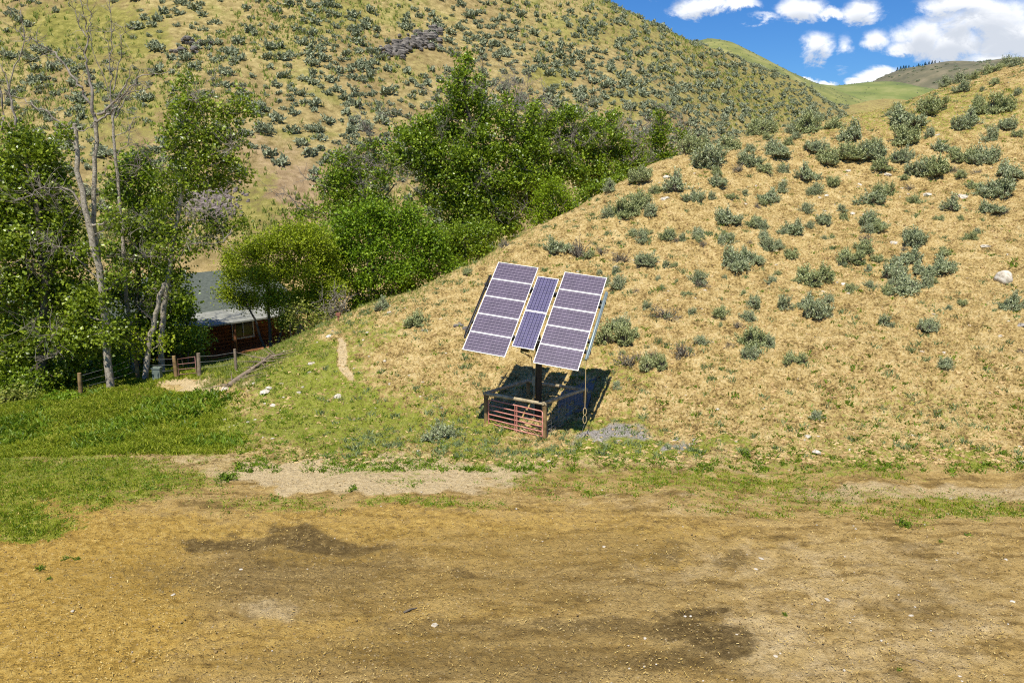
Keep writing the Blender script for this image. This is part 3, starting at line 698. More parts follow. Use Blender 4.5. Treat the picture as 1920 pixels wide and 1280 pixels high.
# ---------------------------------------------------------------- house behind the trees
def house():
    P0 = np.array([-24.2, 45.0, -2.15]); ux = np.array([.67, .742, 0]); ux /= np.linalg.norm(ux); uy = np.array([-ux[1], ux[0], 0])
    R = np.stack([ux, uy, [0, 0, 1]], 1)
    def P(x, y, z): return P0 + R @ np.array([x, y, z])
    hs_ = empty('log_house', tuple(P(6, 3, 0))); tag(hs_, 'low orange-brown log house with a grey-green roof half hidden behind the trees', 'house')
    Lh, D, Hw = 12.6, 9.0, 2.5
    logm = simple('log_wall', (.11, .045, .018), (.24, .095, .035), 3, .85, c3=(.38, .16, .055))
    roofm = simple('roof_shingle', (.055, .065, .05), (.085, .10, .078), 6, .9, c3=(.12, .135, .105))
    porm = simple('porch_roof_metal', (.22, .22, .18), (.32, .32, .27), 2, .5)
    white = simple('white_trim', (.70, .72, .74), (.82, .83, .85), 4, .5)
    glass, nt, b = newmat('window_glass'); b.inputs['Base Color'].default_value = (.02, .025, .03, 1); b.inputs['Roughness'].default_value = .08
    q = Acc()
    for k in range(10):                                        # stacked logs, every wall
        z = .12 + k * .25
        for y_ in (0, D):
            q.tube([P(-.2, y_, z), P(Lh + .2, y_, z)], .135, 8)
        for x_ in (0, Lh):
            q.tube([P(x_, -.2, z + .06), P(x_, D + .2, z + .06)], .135, 8)
    q.build('wall', logm, hs_)
    q = Acc(); rz = 2.1
    v = [P(-.6, -.5, Hw - .1), P(Lh + .6, -.5, Hw - .1), P(Lh + .6, D / 2, Hw + rz), P(-.6, D / 2, Hw + rz), P(Lh + .6, D + .5, Hw - .1), P(-.6, D + .5, Hw - .1)]
    vb = [p - [0, 0, .14] for p in v]
    q.add(v + vb, [[0, 1, 2, 3], [3, 2, 4, 5], [7, 6, 9, 8], [8, 9, 11, 10], [0, 6, 7, 1], [4, 10, 11, 5], [1, 7, 8, 2], [2, 8, 10, 4], [0, 3, 9, 6], [3, 5, 11, 9]])
    rf = q.build('roof', roofm, hs_)
    q = Acc(); q.box(P(6.2, D / 2 + .6, Hw + rz + .1), (.5, .5, .9), R); q.build('vent', porm, rf)
    q = Acc(); v = [P(2.0, -2.7, 2.15), P(Lh + .3, -2.7, 2.15), P(Lh + .3, -.45, 2.62), P(2.0, -.45, 2.62)]
    vb = [p - [0, 0, .10] for p in v]; q.add(v + vb, [[0, 1, 2, 3], [7, 6, 5, 4], [0, 4, 5, 1], [1, 5, 6, 2], [2, 6, 7, 3], [3, 7, 4, 0]])
    q.build('porch_roof', porm, hs_)
    for x_ in (2.4, 6.9, 12.4):
        q = Acc(); q.tube([P(x_, -2.5, -.1), P(x_, -2.5, 2.08)], .10, 10); q.build('porch_post', logm, hs_)
    q = Acc(); q.box(P(7.4, -1.35, .02), (10.6, 2.6, .14), R); q.build('porch_floor', logm, hs_)
    for x_, w2 in ((8.75, 1.5), (3.0, 1.4)):
        q = Acc()
        for dx, sx in ((-w2 / 2, .09), (w2 / 2, .09), (0, .07)): q.box(P(x_ + dx, -.16, 1.15), (sx, .08, 1.35), R)
        for dz in (.5, 1.84): q.box(P(x_, -.162, dz), (w2 + .09, .083, .11), R)
        wi = q.build('window', white, hs_)
        q = Acc(); q.box(P(x_, -.15, 1.15), (w2 - .02, .02, 1.28), R); q.build('pane', glass, wi)
    q = Acc(); q.box(P(5.4, -.17, 1.02), (.95, .07, 2.0), R); dr = q.build('door', M['post'], hs_)
    q = Acc(); q.box(P(5.75, -.23, 1.0), (.05, .05, .12), R); q.build('handle', M['wire'], dr)
    return P
HP = house()
# second cabin glimpsed at the left edge
def shed():
    c = W(30, 640, 52); z = gz(c[0], c[1])
    s = empty('wooden_shed', (c[0], c[1], z), math.radians(20)); tag(s, 'small orange-brown shed glimpsed through the leaves at the left edge', 'shed')
    m1 = bpy.data.materials['log_wall']; R = Matrix.Rotation(math.radians(20), 3, 'Z'); R = np.array(R)
    q = Acc(); q.box((c[0], c[1], z + 1.5), (4.5, 3.2, 3.2), R); q.build('wall', m1, s)
    q = Acc()
    v = np.array([[-2.6, -2, 3.0], [2.6, -2, 3.0], [2.6, 0, 4.1], [-2.6, 0, 4.1], [2.6, 2, 3.0], [-2.6, 2, 3.0]]); v = np.vstack([v, v - [0, 0, .12]]) @ R.T + [c[0], c[1], z]
    q.add(v, [[0, 1, 2, 3], [3, 2, 4, 5], [7, 6, 9, 8], [8, 9, 11, 10], [0, 6, 7, 1], [4, 10, 11, 5], [1, 7, 8, 2], [2, 8, 10, 4], [0, 3, 9, 6], [3, 5, 11, 9]]); q.build('roof', bpy.data.materials['roof_shingle'], s)
    q = Acc(); q.box(np.array([c[0], c[1], z + 1.1]) + R @ np.array([0.4, -1.62, 0]), (.9, .06, 2.0), R); q.build('door', M['post'], s)
shed()

# ---------------------------------------------------------------- wire fence with wooden posts and a tube gate
fp = [(152, 742, 1.1), (259, 712, 1.35), (331, 708, 1.1), (374, 704, 1.1), (443, 694, 1.0)]
pts = []
for px, py, hh in fp:
    h_pt = hit(px, py, 20, 60)
    pts.append((h_pt, hh))
fc = pts[1][0]; fn = empty('wire_fence', tuple(fc)); tag(fn, 'old wire fence with weathered wooden posts and a rusty tube gate below the trees', 'fence')
for i, (p, hh) in enumerate(pts):
    q = Acc(); q.tube([p - [0, 0, .2], p + [-.02 * (i % 3 - 1), 0, hh * .5], p + [-.04 * (i % 3 - 1), 0, hh]], [.10, .095, .085] if i != 4 else [.07, .065, .06], 10)
    q.build('post', M['post'] if i < 3 else M['dead_wood'], fn)
for i in range(4):
    if i == 2: continue
    a_, b_ = pts[i], pts[i + 1]
    for fz in (.35, .6, .85):
        q = Acc(); p0 = a_[0] + [0, 0, a_[1] * fz]; p1 = b_[0] + [0, 0, b_[1] * fz]; q.tube([p0, (p0 + p1) / 2 - [0, 0, .05], p1], .007, 3, False); q.build('wire', M['wire'], fn)
a_, b_ = pts[2][0], pts[3][0]; d = b_ - a_
q = Acc(); q.tube([a_ + d * .12 + [0, 0, .1], a_ + d * .12 + [0, 0, .92], a_ + d * .88 + [0, 0, .95], a_ + d * .88 + [0, 0, .1]], .025, 6); go2 = q.build('gate', M['gate_rust'], fn)
for hh in (.15, .40, .66):
    q = Acc(); q.tube([a_ + d * .12 + [0, 0, hh], a_ + d * .88 + [0, 0, hh]], .022, 6); q.build('gate_rail', M['gate_rust'], go2)
p = hit(296, 712, 20, 60)
if p is not None:
    q = Acc(); q.box(p + [0, 0, .30], (.38, .3, .62)); q.box(p + [0, 0, .62], (.44, .36, .06)); tag(q.build('utility_box', M['grey_box']), 'grey-green utility box beside the wooden fence post under the trees', 'box')
p = hit(635, 605, 20, 60)
if p is not None:
    q = Acc(); q.tube([p - [0, 0, .1], p + [0, 0, .38]], .05, 8); q.box(p + [0, 0, .42], (.22, .16, .14)); tag(q.build('marker_post', simple('rust_marker', (.20, .07, .04), (.32, .13, .08), 6)), 'short rust-red marker post on the hill shoulder near the path', 'post')
# fallen dead log by the dirt path
lp = []
for s in [(430, 728), (450, 712), (480, 692), (500, 678), (515, 668)]:
    h_pt = hit(s[0], s[1], 20, 60)
    if h_pt is not None: lp.append(h_pt + [0, 0, .12])
q = Acc(); q.tube(lp, np.linspace(.13, .03, len(lp)), 9); lg = q.build('fallen_log', M['dead_wood'])
q = Acc()
for k in range(60):
    i = RNG.randint(0, len(lp) - 1); b0 = lp[i] + (lp[i + 1] - lp[i]) * RNG.rand(); dd = RNG.randn(3) * [.7, .5, .22] + [.35, .25, .12]
    q.tube([b0, b0 + dd * .5, b0 + dd], [.03, .02, .006], 4, False)
q.build('branch', M['dead_wood'], lg); tag(lg, 'grey fallen log with brushy dead branches along the edge of the dirt path', 'log')
# ---------------------------------------------------------------- leaves, trees, bushes
def rand_dirs(n, rng, up=0.0):
    d = rng.randn(n, 3); d[:, 2] += up
    return d / (np.linalg.norm(d, axis=1)[:, None] + 1e-9)

def leaf_quads(acc, c, size, rng, aspect=.8, up=.5, d=None):
    """folded rhombic leaves at points c"""
    n = len(c)
    if n == 0: return
    nrm = rand_dirs(n, rng, up)
    if d is None: d = rand_dirs(n, rng, -.1)
    d = d - nrm * np.sum(d * nrm, 1)[:, None]; d /= np.linalg.norm(d, axis=1)[:, None] + 1e-9
    s = np.cross(nrm, d)
    L = (size * (0.65 + .7 * rng.rand(n)))[:, None]; w = L * aspect
    v = np.stack([c - d * L * .5, c + s * w * .5 + nrm * L * .08 - d * L * .05, c + d * L * .5, c - s * w * .5 + nrm * L * .08 - d * L * .05], 1)
    acc.add(v.reshape(-1, 3), np.arange(4 * n).reshape(-1, 4))

def twig_tubes(acc, P0, P1, r0, r1, bend, rng):
    """many 3-sided twigs at once, with one bend"""
    n = len(P0)
    if n == 0: return
    mid = (P0 + P1) / 2 + rng.randn(n, 3) * bend[:, None]
    pts = np.stack([P0, mid, P1], 1)
    t = P1 - P0; t /= np.linalg.norm(t, axis=1)[:, None] + 1e-9
    ref = np.where(np.abs(t[:, 2:3]) < .9, np.array([[0, 0, 1.0]]), np.array([[1.0, 0, 0]]))
    a = np.cross(t, ref); a /= np.linalg.norm(a, axis=1)[:, None] + 1e-9; b = np.cross(t, a)
    rs = np.stack([r0, (r0 + r1) / 2, r1], 1)
    th = np.arange(3) * 2 * math.pi / 3
    ring = pts[:, :, None, :] + (a[:, None, None, :] * np.cos(th)[None, None, :, None] + b[:, None, None, :] * np.sin(th)[None, None, :, None]) * rs[:, :, None, None]
    v = ring.reshape(n, 9, 3)
    f = []
    for seg in (0, 3):
        for j in range(3): f.append([seg + j, seg + 3 + j, seg + 3 + (j + 1) % 3, seg + (j + 1) % 3])
    f = np.array(f)[None] + (np.arange(n) * 9)[:, None, None]
    acc.add(v.reshape(-1, 3), f.reshape(-1, 4), True)

def smooth_line(P, rng, wob=.05, n=4):
    P = np.asarray(P, float); out = []
    for i in range(len(P) - 1):
        p0 = P[max(i - 1, 0)]; p1 = P[i]; p2 = P[i + 1]; p3 = P[min(i + 2, len(P) - 1)]
        for k in range(n):
            t = k / n
            out.append(.5 * ((2 * p1) + (-p0 + p2) * t + (2 * p0 - 5 * p1 + 4 * p2 - p3) * t * t + (-p0 + 3 * p1 - 3 * p2 + p3) * t ** 3))
    out.append(P[-1]); out = np.array(out); out[1:-1] += rng.randn(len(out) - 2, 3) * wob
    return out

def bare_twigs(acc, line, rng, n=20, ln=1.0, r=.02, up=.3, levels=1):
    n0 = len(line)
    idx = (n0 * (0.25 + .75 * rng.rand(n))).astype(int).clip(0, n0 - 1)
    P0 = line[idx]; d = rand_dirs(n, rng, up); L = ln * (.4 + .8 * rng.rand(n)); P1 = P0 + d * L[:, None]
    twig_tubes(acc, P0, P1, np.full(n, r), np.full(n, r * .35), L * .08, rng)
    for lv in range(levels):
        m = len(P0) * 2; j = rng.randint(0, len(P0), m); t = .3 + .6 * rng.rand(m); Q0 = P0[j] + (P1[j] - P0[j]) * t[:, None]
        dd = (P1 - P0)[j]; dd = dd / (np.linalg.norm(dd, axis=1)[:, None] + 1e-9) + rng.randn(m, 3) * .6; L2 = ln * .4 * (.3 + .7 * rng.rand(m)); Q1 = Q0 + dd * L2[:, None]
        twig_tubes(acc, Q0, Q1, np.full(m, r * .55), np.full(m, r * .2), L2 * .06, rng)

def tree(name, label, cat, Y, trunks, clumps, leaf, lsize=.15, dens=1.0, bark='bark_pale', group=None, dead=(), seed=1, aspect=.8, depth=1.0, limb_r=.05, up=.5, trunk_label=None, snags=0):
    """trunks: [(pixel polyline, base radius, top radius)]; clumps: (px, py, rx, ry[, dY]) pixels at the tree's depth"""
    rng = np.random.RandomState(seed)
    b = W(*trunks[0][0][0], Y); gz0 = gz(b[0], b[1]); base = np.array([b[0], b[1], gz0])
    root = empty(name, tuple(base)); tag(root, label, cat, group)
    ta = Acc(); lines = []; lim = Acc()
    for poly, r0, r1 in trunks:
        P = [W(p[0], p[1], Y + (p[2] if len(p) > 2 else 0)) for p in poly]
        if poly is trunks[0][0] or (len(poly[0]) == 2 and abs(poly[0][1] - trunks[0][0][0][1]) < 40):
            P[0] = np.array([P[0][0], P[0][1], gz(P[0][0], P[0][1]) - .25])
        ln = smooth_line(P, rng, .03); ta.tube(ln, np.linspace(r0, r1, len(ln)), 9 if r0 > .06 else 6, True)
        lines.append((ln, np.linspace(r0, r1, len(ln))))
    ta.build('trunk', M[bark], root)
    allp = np.vstack([l for l, _ in lines]); allr = np.concatenate([r for _, r in lines])
    lv = Acc(); pxm = Y / F * 1.02
    for cl in clumps:
        px, py, rx, ry = cl[:4]; dY = cl[4] if len(cl) > 4 else rng.uniform(-.6, .6) * rx * pxm * depth
        C = W(px, py, Y + dY); a_, c_ = rx * pxm, ry * pxm; b_ = min(max(a_ * .9, c_ * .6), 3.2) * depth
        # limb from the nearest lower point of the wood
        dist = np.linalg.norm(allp - C, axis=1) + np.maximum(0, allp[:, 2] - C[2] + .3) * 3
        j = int(np.argmin(dist)); s = allp[j]; md = s + (C - s) * .5 + [0, 0, -.12 * np.linalg.norm(C - s)]
        l1 = smooth_line([s, md, C], rng, .04, 5); r_s = min(allr[j] * .7, limb_r + .012 * np.linalg.norm(C - s))
        lim.tube(l1, np.linspace(r_s, .02, len(l1)), 6, False)
        allp = np.vstack([allp, l1[2:]]); allr = np.concatenate([allr, np.linspace(r_s, .02, len(l1))[2:]])
        # twigs to points spread in the clump
        area = a_ * c_ * 3.14; nt_ = int(max(8, 17.5 * area * dens * (0.6 + .4 * b_)))
        d = rand_dirs(nt_, rng); rr = rng.rand(nt_) ** .5
        T = C + d * rr[:, None] * np.array([a_, b_, c_]) * (1 + .30 * rng.randn(nt_, 1))
        k = rng.randint(len(l1) // 2, len(l1), nt_); S0 = l1[k]
        twig_tubes(lim, S0, T, np.full(nt_, .014), np.full(nt_, .005), np.linalg.norm(T - S0, axis=1) * .07, rng)
        nl = 24; t = .55 + .5 * rng.rand(nt_, nl); sp = rng.randn(nt_, nl, 3) * (.20 + lsize * .35)
        pos = (S0[:, None, :] + (T - S0)[:, None, :] * t[:, :, None] + sp).reshape(-1, 3)
        leaf_quads(lv, pos, lsize, rng, aspect, up)
    if clumps:
        lim.build('branches', M[bark], root); lv.build('crown', M[leaf], root)
    for sg in range(snags):
        cl = clumps[rng.randint(len(clumps))]; C = W(cl[0], cl[1], Y + rng.uniform(-1.5, .5)); j = int(np.argmin(np.linalg.norm(allp - C, axis=1) + rng.rand(len(allp)) * 2)); s = allp[j]
        E_ = C + (C - s) * rng.uniform(.2, .7) + np.array([rng.randn() * .8, -1.2, rng.uniform(.3, 1.6)]); ln = smooth_line([s, (s + E_) / 2 + rng.randn(3) * .25, E_], rng, .05, 5)
        da = Acc(); da.tube(ln, np.linspace(.035, .010, len(ln)), 5, False); bare_twigs(da, ln, rng, 22, 1.0, .012, .35); da.build('dead_branch', M['bark_dead'], root)
    if dead:
        for poly, r0, nn, tl in dead:
            P = [W(p[0], p[1], Y + (p[2] if len(p) > 2 else 0)) for p in poly]; ln = smooth_line(P, rng, .05, 4)
            da = Acc(); da.tube(ln, np.linspace(r0 * .8, .012, len(ln)), 6, False); bare_twigs(da, ln, rng, nn, tl, .013, .35); da.build('dead_branch', M['bark_dead'], root)
    return root

# left group ------------------------------------------------------
tree('cottonwood_tree', 'large dark green cottonwood filling the left edge of the photo', 'tree', 37, [([(78, 735), (80, 650), (85, 540), (78, 450), (60, 340), (45, 270)], .26, .08), ([(82, 560), (110, 470), (120, 400)], .14, .05), ([(75, 560), (40, 480), (10, 420)], .14, .05)],
     [(40, 262, 46, 30), (85, 290, 42, 34), (15, 310, 40, 40), (60, 340, 50, 40), (110, 345, 45, 35), (15, 390, 50, 45), (75, 400, 50, 45), (125, 410, 40, 40), (30, 460, 60, 45), (95, 470, 55, 45), (140, 480, 35, 40), (15, 530, 50, 50), (75, 540, 55, 50),
      (130, 550, 50, 50), (170, 560, 36, 50), (20, 610, 50, 45), (80, 620, 50, 45), (140, 630, 50, 45), (-40, 400, 60, 80), (-40, 560, 60, 90), (185, 630, 40, 50), (60, 690, 50, 30), (10, 680, 40, 40), (130, 690, 40, 30)], 'poplar', .17, .95, 'bark_dark', snags=12, seed=11, limb_r=.07,
     dead=[([(30, 240), (22, 190), (12, 150), (0, 120)], .07, 8, .8), ([(10, 185), (25, 140), (45, 80), (40, 30), (36, 0)], .04, 10, .6), ([(40, 270), (20, 240), (5, 225)], .05, 6, .7), ([(8, 250), (2, 200), (-10, 110), (-20, 60)], .08, 6, .6)])
tree('poplar_tree', 'tall half dead poplar with two pale bare trunks and long crooked dead limbs', 'tree', 36, [([(205, 705), (196, 600), (186, 500), (168, 420), (150, 340), (143, 270), (140, 232)], .19, .08), ([(196, 600, .5), (190, 520, .5), (176, 420, .5), (178, 320, .5), (180, 225, .5)], .13, .09)],
     [(215, 405, 26, 18), (160, 470, 24, 20), (225, 520, 30, 24), (205, 620, 36, 30), (120, 250, 14, 10), (150, 580, 26, 24), (185, 560, 24, 24)], 'poplar', .15, .8, 'bark_pale', seed=12,
     dead=[([(180, 228), (172, 180), (165, 130), (160, 100), (152, 88)], .10, 14, .8), ([(160, 100), (163, 60), (156, 30), (150, 0), (146, -30)], .05, 16, .7), ([(163, 70), (150, 50), (138, 20), (130, -10)], .035, 12, .5), ([(165, 60), (170, 30), (166, 0), (170, -40)], .03, 8, .6),
           ([(178, 215), (160, 180), (140, 150), (118, 118), (90, 92), (60, 76), (40, 66), (28, 50)], .085, 34, .9), ([(182, 215), (205, 200), (225, 180), (240, 150), (248, 122)], .08, 16, .7), ([(182, 230), (200, 215), (212, 208), (230, 180), (260, 150), (290, 140), (325, 130)], .06, 22, .7),
           ([(140, 235), (152, 248), (168, 235), (185, 225), (205, 210)], .04, 10, .5), ([(140, 245), (110, 228), (80, 205), (50, 190), (20, 178), (8, 172)], .055, 18, .7), ([(176, 480), (160, 400), (130, 355), (90, 350), (60, 362), (25, 380)], .06, 40, 1.0), ([(170, 440), (200, 430), (225, 400)], .03, 14, .7), ([(180, 520), (150, 490), (135, 470)], .03, 14, .7),
           ([(215, 190), (255, 170), (280, 165)], .03, 14, .5)])
tree('white_poplar', 'slim white barked bare poplar with a ghostly twiggy top behind the half dead poplar', 'tree', 41, [([(250, 690), (238, 560), (228, 430), (217, 300), (213, 250), (211, 200)], .12, .05)],
     [(250, 420, 26, 20), (232, 500, 20, 20)], 'poplar', .15, .6, 'bark_pale', seed=13,
     dead=[([(212, 230), (210, 170), (208, 120), (210, 60), (206, 0)], .05, 26, .8), ([(212, 170), (222, 120), (228, 80), (234, 50)], .04, 26, .6), ([(212, 140), (205, 100), (196, 60)], .03, 16, .6), ([(216, 222), (235, 190), (252, 160), (262, 130)], .045, 20, .7), ([(214, 260), (240, 240), (255, 215)], .03, 16, .6), ([(216, 290), (240, 265), (248, 230)], .025, 12, .6), ([(212, 205), (195, 150), (176, 100), (172, 50)], .03, 16, .6)])
tree('poplar_tree', 'mid green leafy poplar with light feathery top standing right of the bare trunks', 'tree', 39, [([(300, 690), (305, 600), (318, 510), (330, 430), (344, 350), (348, 270), (346, 180)], .16, .05)],
     [(345, 152, 20, 18), (352, 190, 34, 22), (330, 215, 24, 16), (445, 190, 24, 13), (466, 206, 14, 8), (385, 205, 30, 18), (425, 215, 26, 16), (345, 250, 42, 26), (395, 250, 40, 26), (440, 258, 30, 18), (340, 290, 38, 24), (390, 295, 44, 26), (430, 300, 30, 20), (462, 330, 16, 8, .5),
      (350, 335, 44, 24), (400, 335, 34, 20), (310, 330, 24, 20), (330, 375, 32, 20), (300, 400, 26, 22), (330, 430, 34, 18), (420, 428, 34, 16), (452, 420, 18, 8), (395, 410, 20, 12), (300, 470, 34, 26), (350, 465, 26, 20), (330, 520, 40, 24), (285, 540, 22, 26), (390, 455, 26, 16)], 'poplar', .16, .72, 'bark_pale', snags=7, seed=14, trunk_label='white',
     dead=[([(370, 230), (390, 200), (400, 160), (404, 140)], .04, 16, .6), ([(335, 480), (352, 455), (375, 445)], .035, 6, .5), ([(330, 430), (300, 440), (270, 430), (240, 440)], .03, 12, .6)])
tree('poplar_tree', 'dense dark poplar between the bare trunks and the leafy poplar', 'tree', 42, [([(255, 690), (262, 600), (258, 480), (262, 380), (258, 310)], .18, .06), ([(262, 600), (285, 520), (300, 440)], .12, .05)],
     [(255, 300, 30, 26), (230, 330, 30, 26), (280, 330, 30, 26), (210, 360, 26, 26), (250, 370, 36, 28), (295, 372, 26, 28), (230, 420, 34, 28), (275, 425, 34, 30), (215, 470, 30, 26), (260, 480, 34, 30), (305, 440, 26, 26), (240, 540, 34, 34), (300, 510, 30, 34), (290, 590, 40, 34), (235, 620, 34, 34), (200, 540, 26, 34), (340, 570, 34, 24)], 'cottonwood', .17, .9, 'bark_dark', snags=10, seed=15,
     dead=[([(262, 600), (250, 540), (235, 500)], .05, 20, .8), ([(245, 690), (225, 630), (205, 590), (200, 560)], .06, 26, .9), ([(255, 650), (280, 610), (300, 600)], .03, 16, .8)])
tree('broken_poplar', 'snapped pale poplar trunk leaning right above the wooden fence post', 'tree', 37.5, [([(270, 708), (281, 640), (292, 590), (304, 545), (309, 532)], .15, .09)],
     [(250, 625, 28, 22), (262, 655, 30, 20), (300, 640, 20, 18), (235, 600, 20, 18)], 'willow', .14, .6, 'bark_pale', seed=16, dead=[([(282, 650), (262, 640), (245, 625), (232, 612)], .035, 14, .8), ([(290, 600), (275, 590), (262, 580)], .03, 12, .6)])
# thicket under the left trees
for i, (px, py, Y, w_i, h_i, lf) in enumerate([(40, 725, 36, 60, 34, 'cottonwood'), (110, 720, 37.5, 46, 36, 'cottonwood'), (205, 672, 40.5, 42, 30, 'cottonwood'), (215, 690, 38, 26, 20, 'lush'), (350, 640, 42, 52, 34, 'cottonwood'),
                                         (30, 752, 33.6, 46, 20, 'yellowish'), (118, 762, 33.3, 24, 12, 'lush'), (-20, 700, 38, 60, 50, 'cottonwood'), (160, 705, 40.5, 40, 30, 'cottonwood')]):
    labs = ['dark shrub thicket under the large cottonwood at the left edge', 'dark leafy shrub right of the left edge thicket, under the cottonwood', 'dark shrub behind the wire fence between two posts', 'small bright green shrub at the fence left of the broken trunk',
            'round dark green bush in front of the house roof', 'yellow-green leafy shrub on the grass bank at the left edge', 'low round bright green bush on the grass bank before the fence', 'dark bush cut by the left edge of the picture', 'dark bush in the gap under the half dead poplar', 'low dark hedge shrub at the end of the wire fence']
    tree('shrub', labs[i], 'shrub', Y, [([(px, py + h_i * .6), (px + 2, py), (px - 3, py - h_i * .5)], .05, .02), ([(px + 5, py + h_i * .6), (px + w_i * .4, py - 5)], .04, .015), ([(px - 5, py + h_i * .6), (px - w_i * .4, py - 5)], .04, .015)],
         [(px + w_i * a_, py - h_i * b_, w_i * .42, h_i * .5) for a_, b_ in ((-.5, .1), (0, .45), (.5, .1), (0, -.1), (-.3, .5), (.35, .5))], lf, .13, 1.1, 'bark_dark', seed=30 + i)
for i, (px, py, Y, w_i, h_i) in enumerate([(20, 690, 43, 70, 60), (95, 670, 44, 60, 60), (165, 660, 44.5, 56, 56), (235, 655, 45, 50, 50), (290, 650, 45.5, 44, 40), (60, 610, 48, 60, 50), (150, 600, 49, 60, 50), (225, 600, 49, 50, 46), (295, 590, 50, 44, 40)]):
    tree('shrub', 'dark leafy undergrowth shrub filling the shade behind the left tree trunks', 'shrub', Y, [([(px, py + h_i * .6), (px + 2, py), (px - 3, py - h_i * .5)], .06, .02), ([(px + 5, py + h_i * .6), (px + w_i * .4, py - 5)], .04, .015)],
         [(px + w_i * a_, py - h_i * b_, w_i * .45, h_i * .5) for a_, b_ in ((-.5, .0), (0, .45), (.5, .0), (0, -.2))], 'cottonwood', .16, 1.0, 'bark_dark', seed=80 + i, group='undergrowth shrubs behind the left trunks')
# middle group ----------------------------------------------------
tree('willow_tree', 'feathery yellow-green willow in front of the grey-green house roof', 'tree', 45, [([(508, 655), (505, 590), (500, 520), (505, 460)], .12, .03), ([(512, 655), (540, 580), (560, 500)], .09, .03), ([(504, 655), (470, 580), (440, 520)], .08, .03)],
     [(470, 470, 40, 24), (515, 455, 40, 26), (560, 455, 38, 24), (600, 460, 30, 26), (440, 510, 34, 24), (485, 515, 42, 28), (535, 505, 42, 28), (585, 505, 38, 28), (425, 550, 26, 18), (465, 560, 36, 20), (515, 560, 40, 24), (560, 560, 34, 24), (600, 550, 28, 24), (540, 600, 26, 20), (545, 430, 36, 14), (620, 500, 26, 30), (585, 560, 34, 26), (610, 585, 26, 16), (430, 480, 22, 18), (630, 540, 28, 26), (610, 470, 24, 24), (585, 435, 28, 16)], 'willow', .13, 2.2, 'bark_dark', seed=41, aspect=.6)
tree('lush_tree', 'lush bright green tree left of centre above the hill shoulder', 'tree', 47, [([(705, 600), (702, 540), (700, 470), (705, 420)], .14, .04), ([(708, 600), (740, 530), (770, 470)], .10, .03), ([(700, 600), (665, 530), (640, 480)], .10, .03)],
     [(640, 440, 34, 26), (680, 420, 36, 26), (725, 415, 36, 28), (770, 400, 34, 28), (620, 480, 30, 30), (660, 475, 38, 30), (705, 465, 40, 32), (755, 450, 40, 34), (800, 440, 34, 34), (640, 525, 34, 28), (685, 520, 40, 30), (735, 510, 42, 34), (785, 490, 38, 34), (825, 470, 30, 34), (670, 565, 36, 22), (720, 560, 36, 24), (765, 540, 34, 26), (700, 590, 30, 12), (650, 590, 26, 12), (600, 540, 26, 24), (615, 580, 26, 16), (595, 470, 24, 24), (650, 405, 30, 18), (700, 390, 30, 18), (600, 430, 22, 14), (850, 500, 26, 20), (800, 515, 30, 14)], 'lush', .15, 1.15, 'bark_dark', seed=42)
tree('yellowish_shrub', 'pale yellow-green flowering shrub beside the house at the foot of the hill', 'shrub', 42, [([(545, 655), (545, 620), (548, 590)], .05, .02), ([(548, 655), (575, 620), (590, 600)], .04, .02)],
     [(555, 600, 28, 20), (590, 610, 24, 18), (540, 640, 28, 12), (580, 632, 24, 10), (560, 575, 20, 12), (600, 590, 16, 12)], 'yellowish', .12, 1.0, 'bark_dark', seed=43)
tree('brown_shrub', 'brown twiggy half bare shrub between the flowering shrub and the lush tree', 'shrub', 43, [([(622, 625), (622, 600), (618, 565)], .05, .02)],
     [(620, 585, 18, 14), (640, 575, 16, 14)], 'sage_dry', .10, .6, 'bark_dead', seed=44, dead=[([(622, 620), (610, 590), (604, 560)], .03, 40, .8), ([(622, 620), (640, 590), (648, 560)], .03, 40, .8), ([(622, 610), (628, 570), (626, 545)], .03, 30, .8)])
tree('cottonwood_tree', 'tallest cottonwood with a pointed top in the middle of the grove', 'tree', 56, [([(905, 490), (905, 420), (900, 330), (885, 250), (872, 170), (872, 110)], .30, .05), ([(905, 420), (940, 340), (975, 260)], .18, .05), ([(902, 430), (850, 340), (800, 290)], .18, .05)],
     [(875, 108, 14, 14), (868, 135, 20, 16), (900, 150, 16, 12), (850, 165, 24, 16), (890, 180, 28, 18), (862, 205, 34, 20), (825, 210, 20, 14), (910, 215, 26, 20), (800, 232, 30, 16), (845, 245, 36, 24), (895, 248, 38, 24), (945, 225, 30, 26), (945, 185, 14, 14), (985, 245, 34, 26), (775, 258, 34, 20), (750, 245, 20, 10), (820, 280, 40, 26), (870, 290, 40, 28), (925, 285, 40, 28), (975, 290, 38, 28), (770, 300, 34, 22),
      (815, 325, 40, 28), (865, 335, 42, 30), (915, 335, 42, 30), (965, 335, 40, 30), (840, 375, 38, 28), (890, 380, 42, 30), (940, 380, 42, 30), (860, 420, 40, 26), (910, 425, 42, 28), (955, 420, 34, 26), (900, 462, 34, 20), (850, 460, 34, 24), (800, 370, 28, 18), (740, 280, 18, 12), (1010, 270, 24, 24), (1000, 330, 26, 26), (1000, 205, 14, 14)], 'cottonwood', .19, .82, 'bark_dark', snags=16, seed=45, limb_r=.08,
     dead=[([(900, 330), (930, 275), (965, 255)], .05, 14, 1.0), ([(845, 345), (800, 335), (760, 325), (720, 330)], .06, 40, 1.3), ([(905, 200), (930, 160), (945, 140)], .03, 16, .9), ([(960, 260), (965, 200), (955, 150)], .04, 24, 1.0), ([(800, 270), (785, 245), (770, 225)], .03, 12, 1.0), ([(720, 330), (690, 320), (660, 325)], .03, 20, 1.0)])
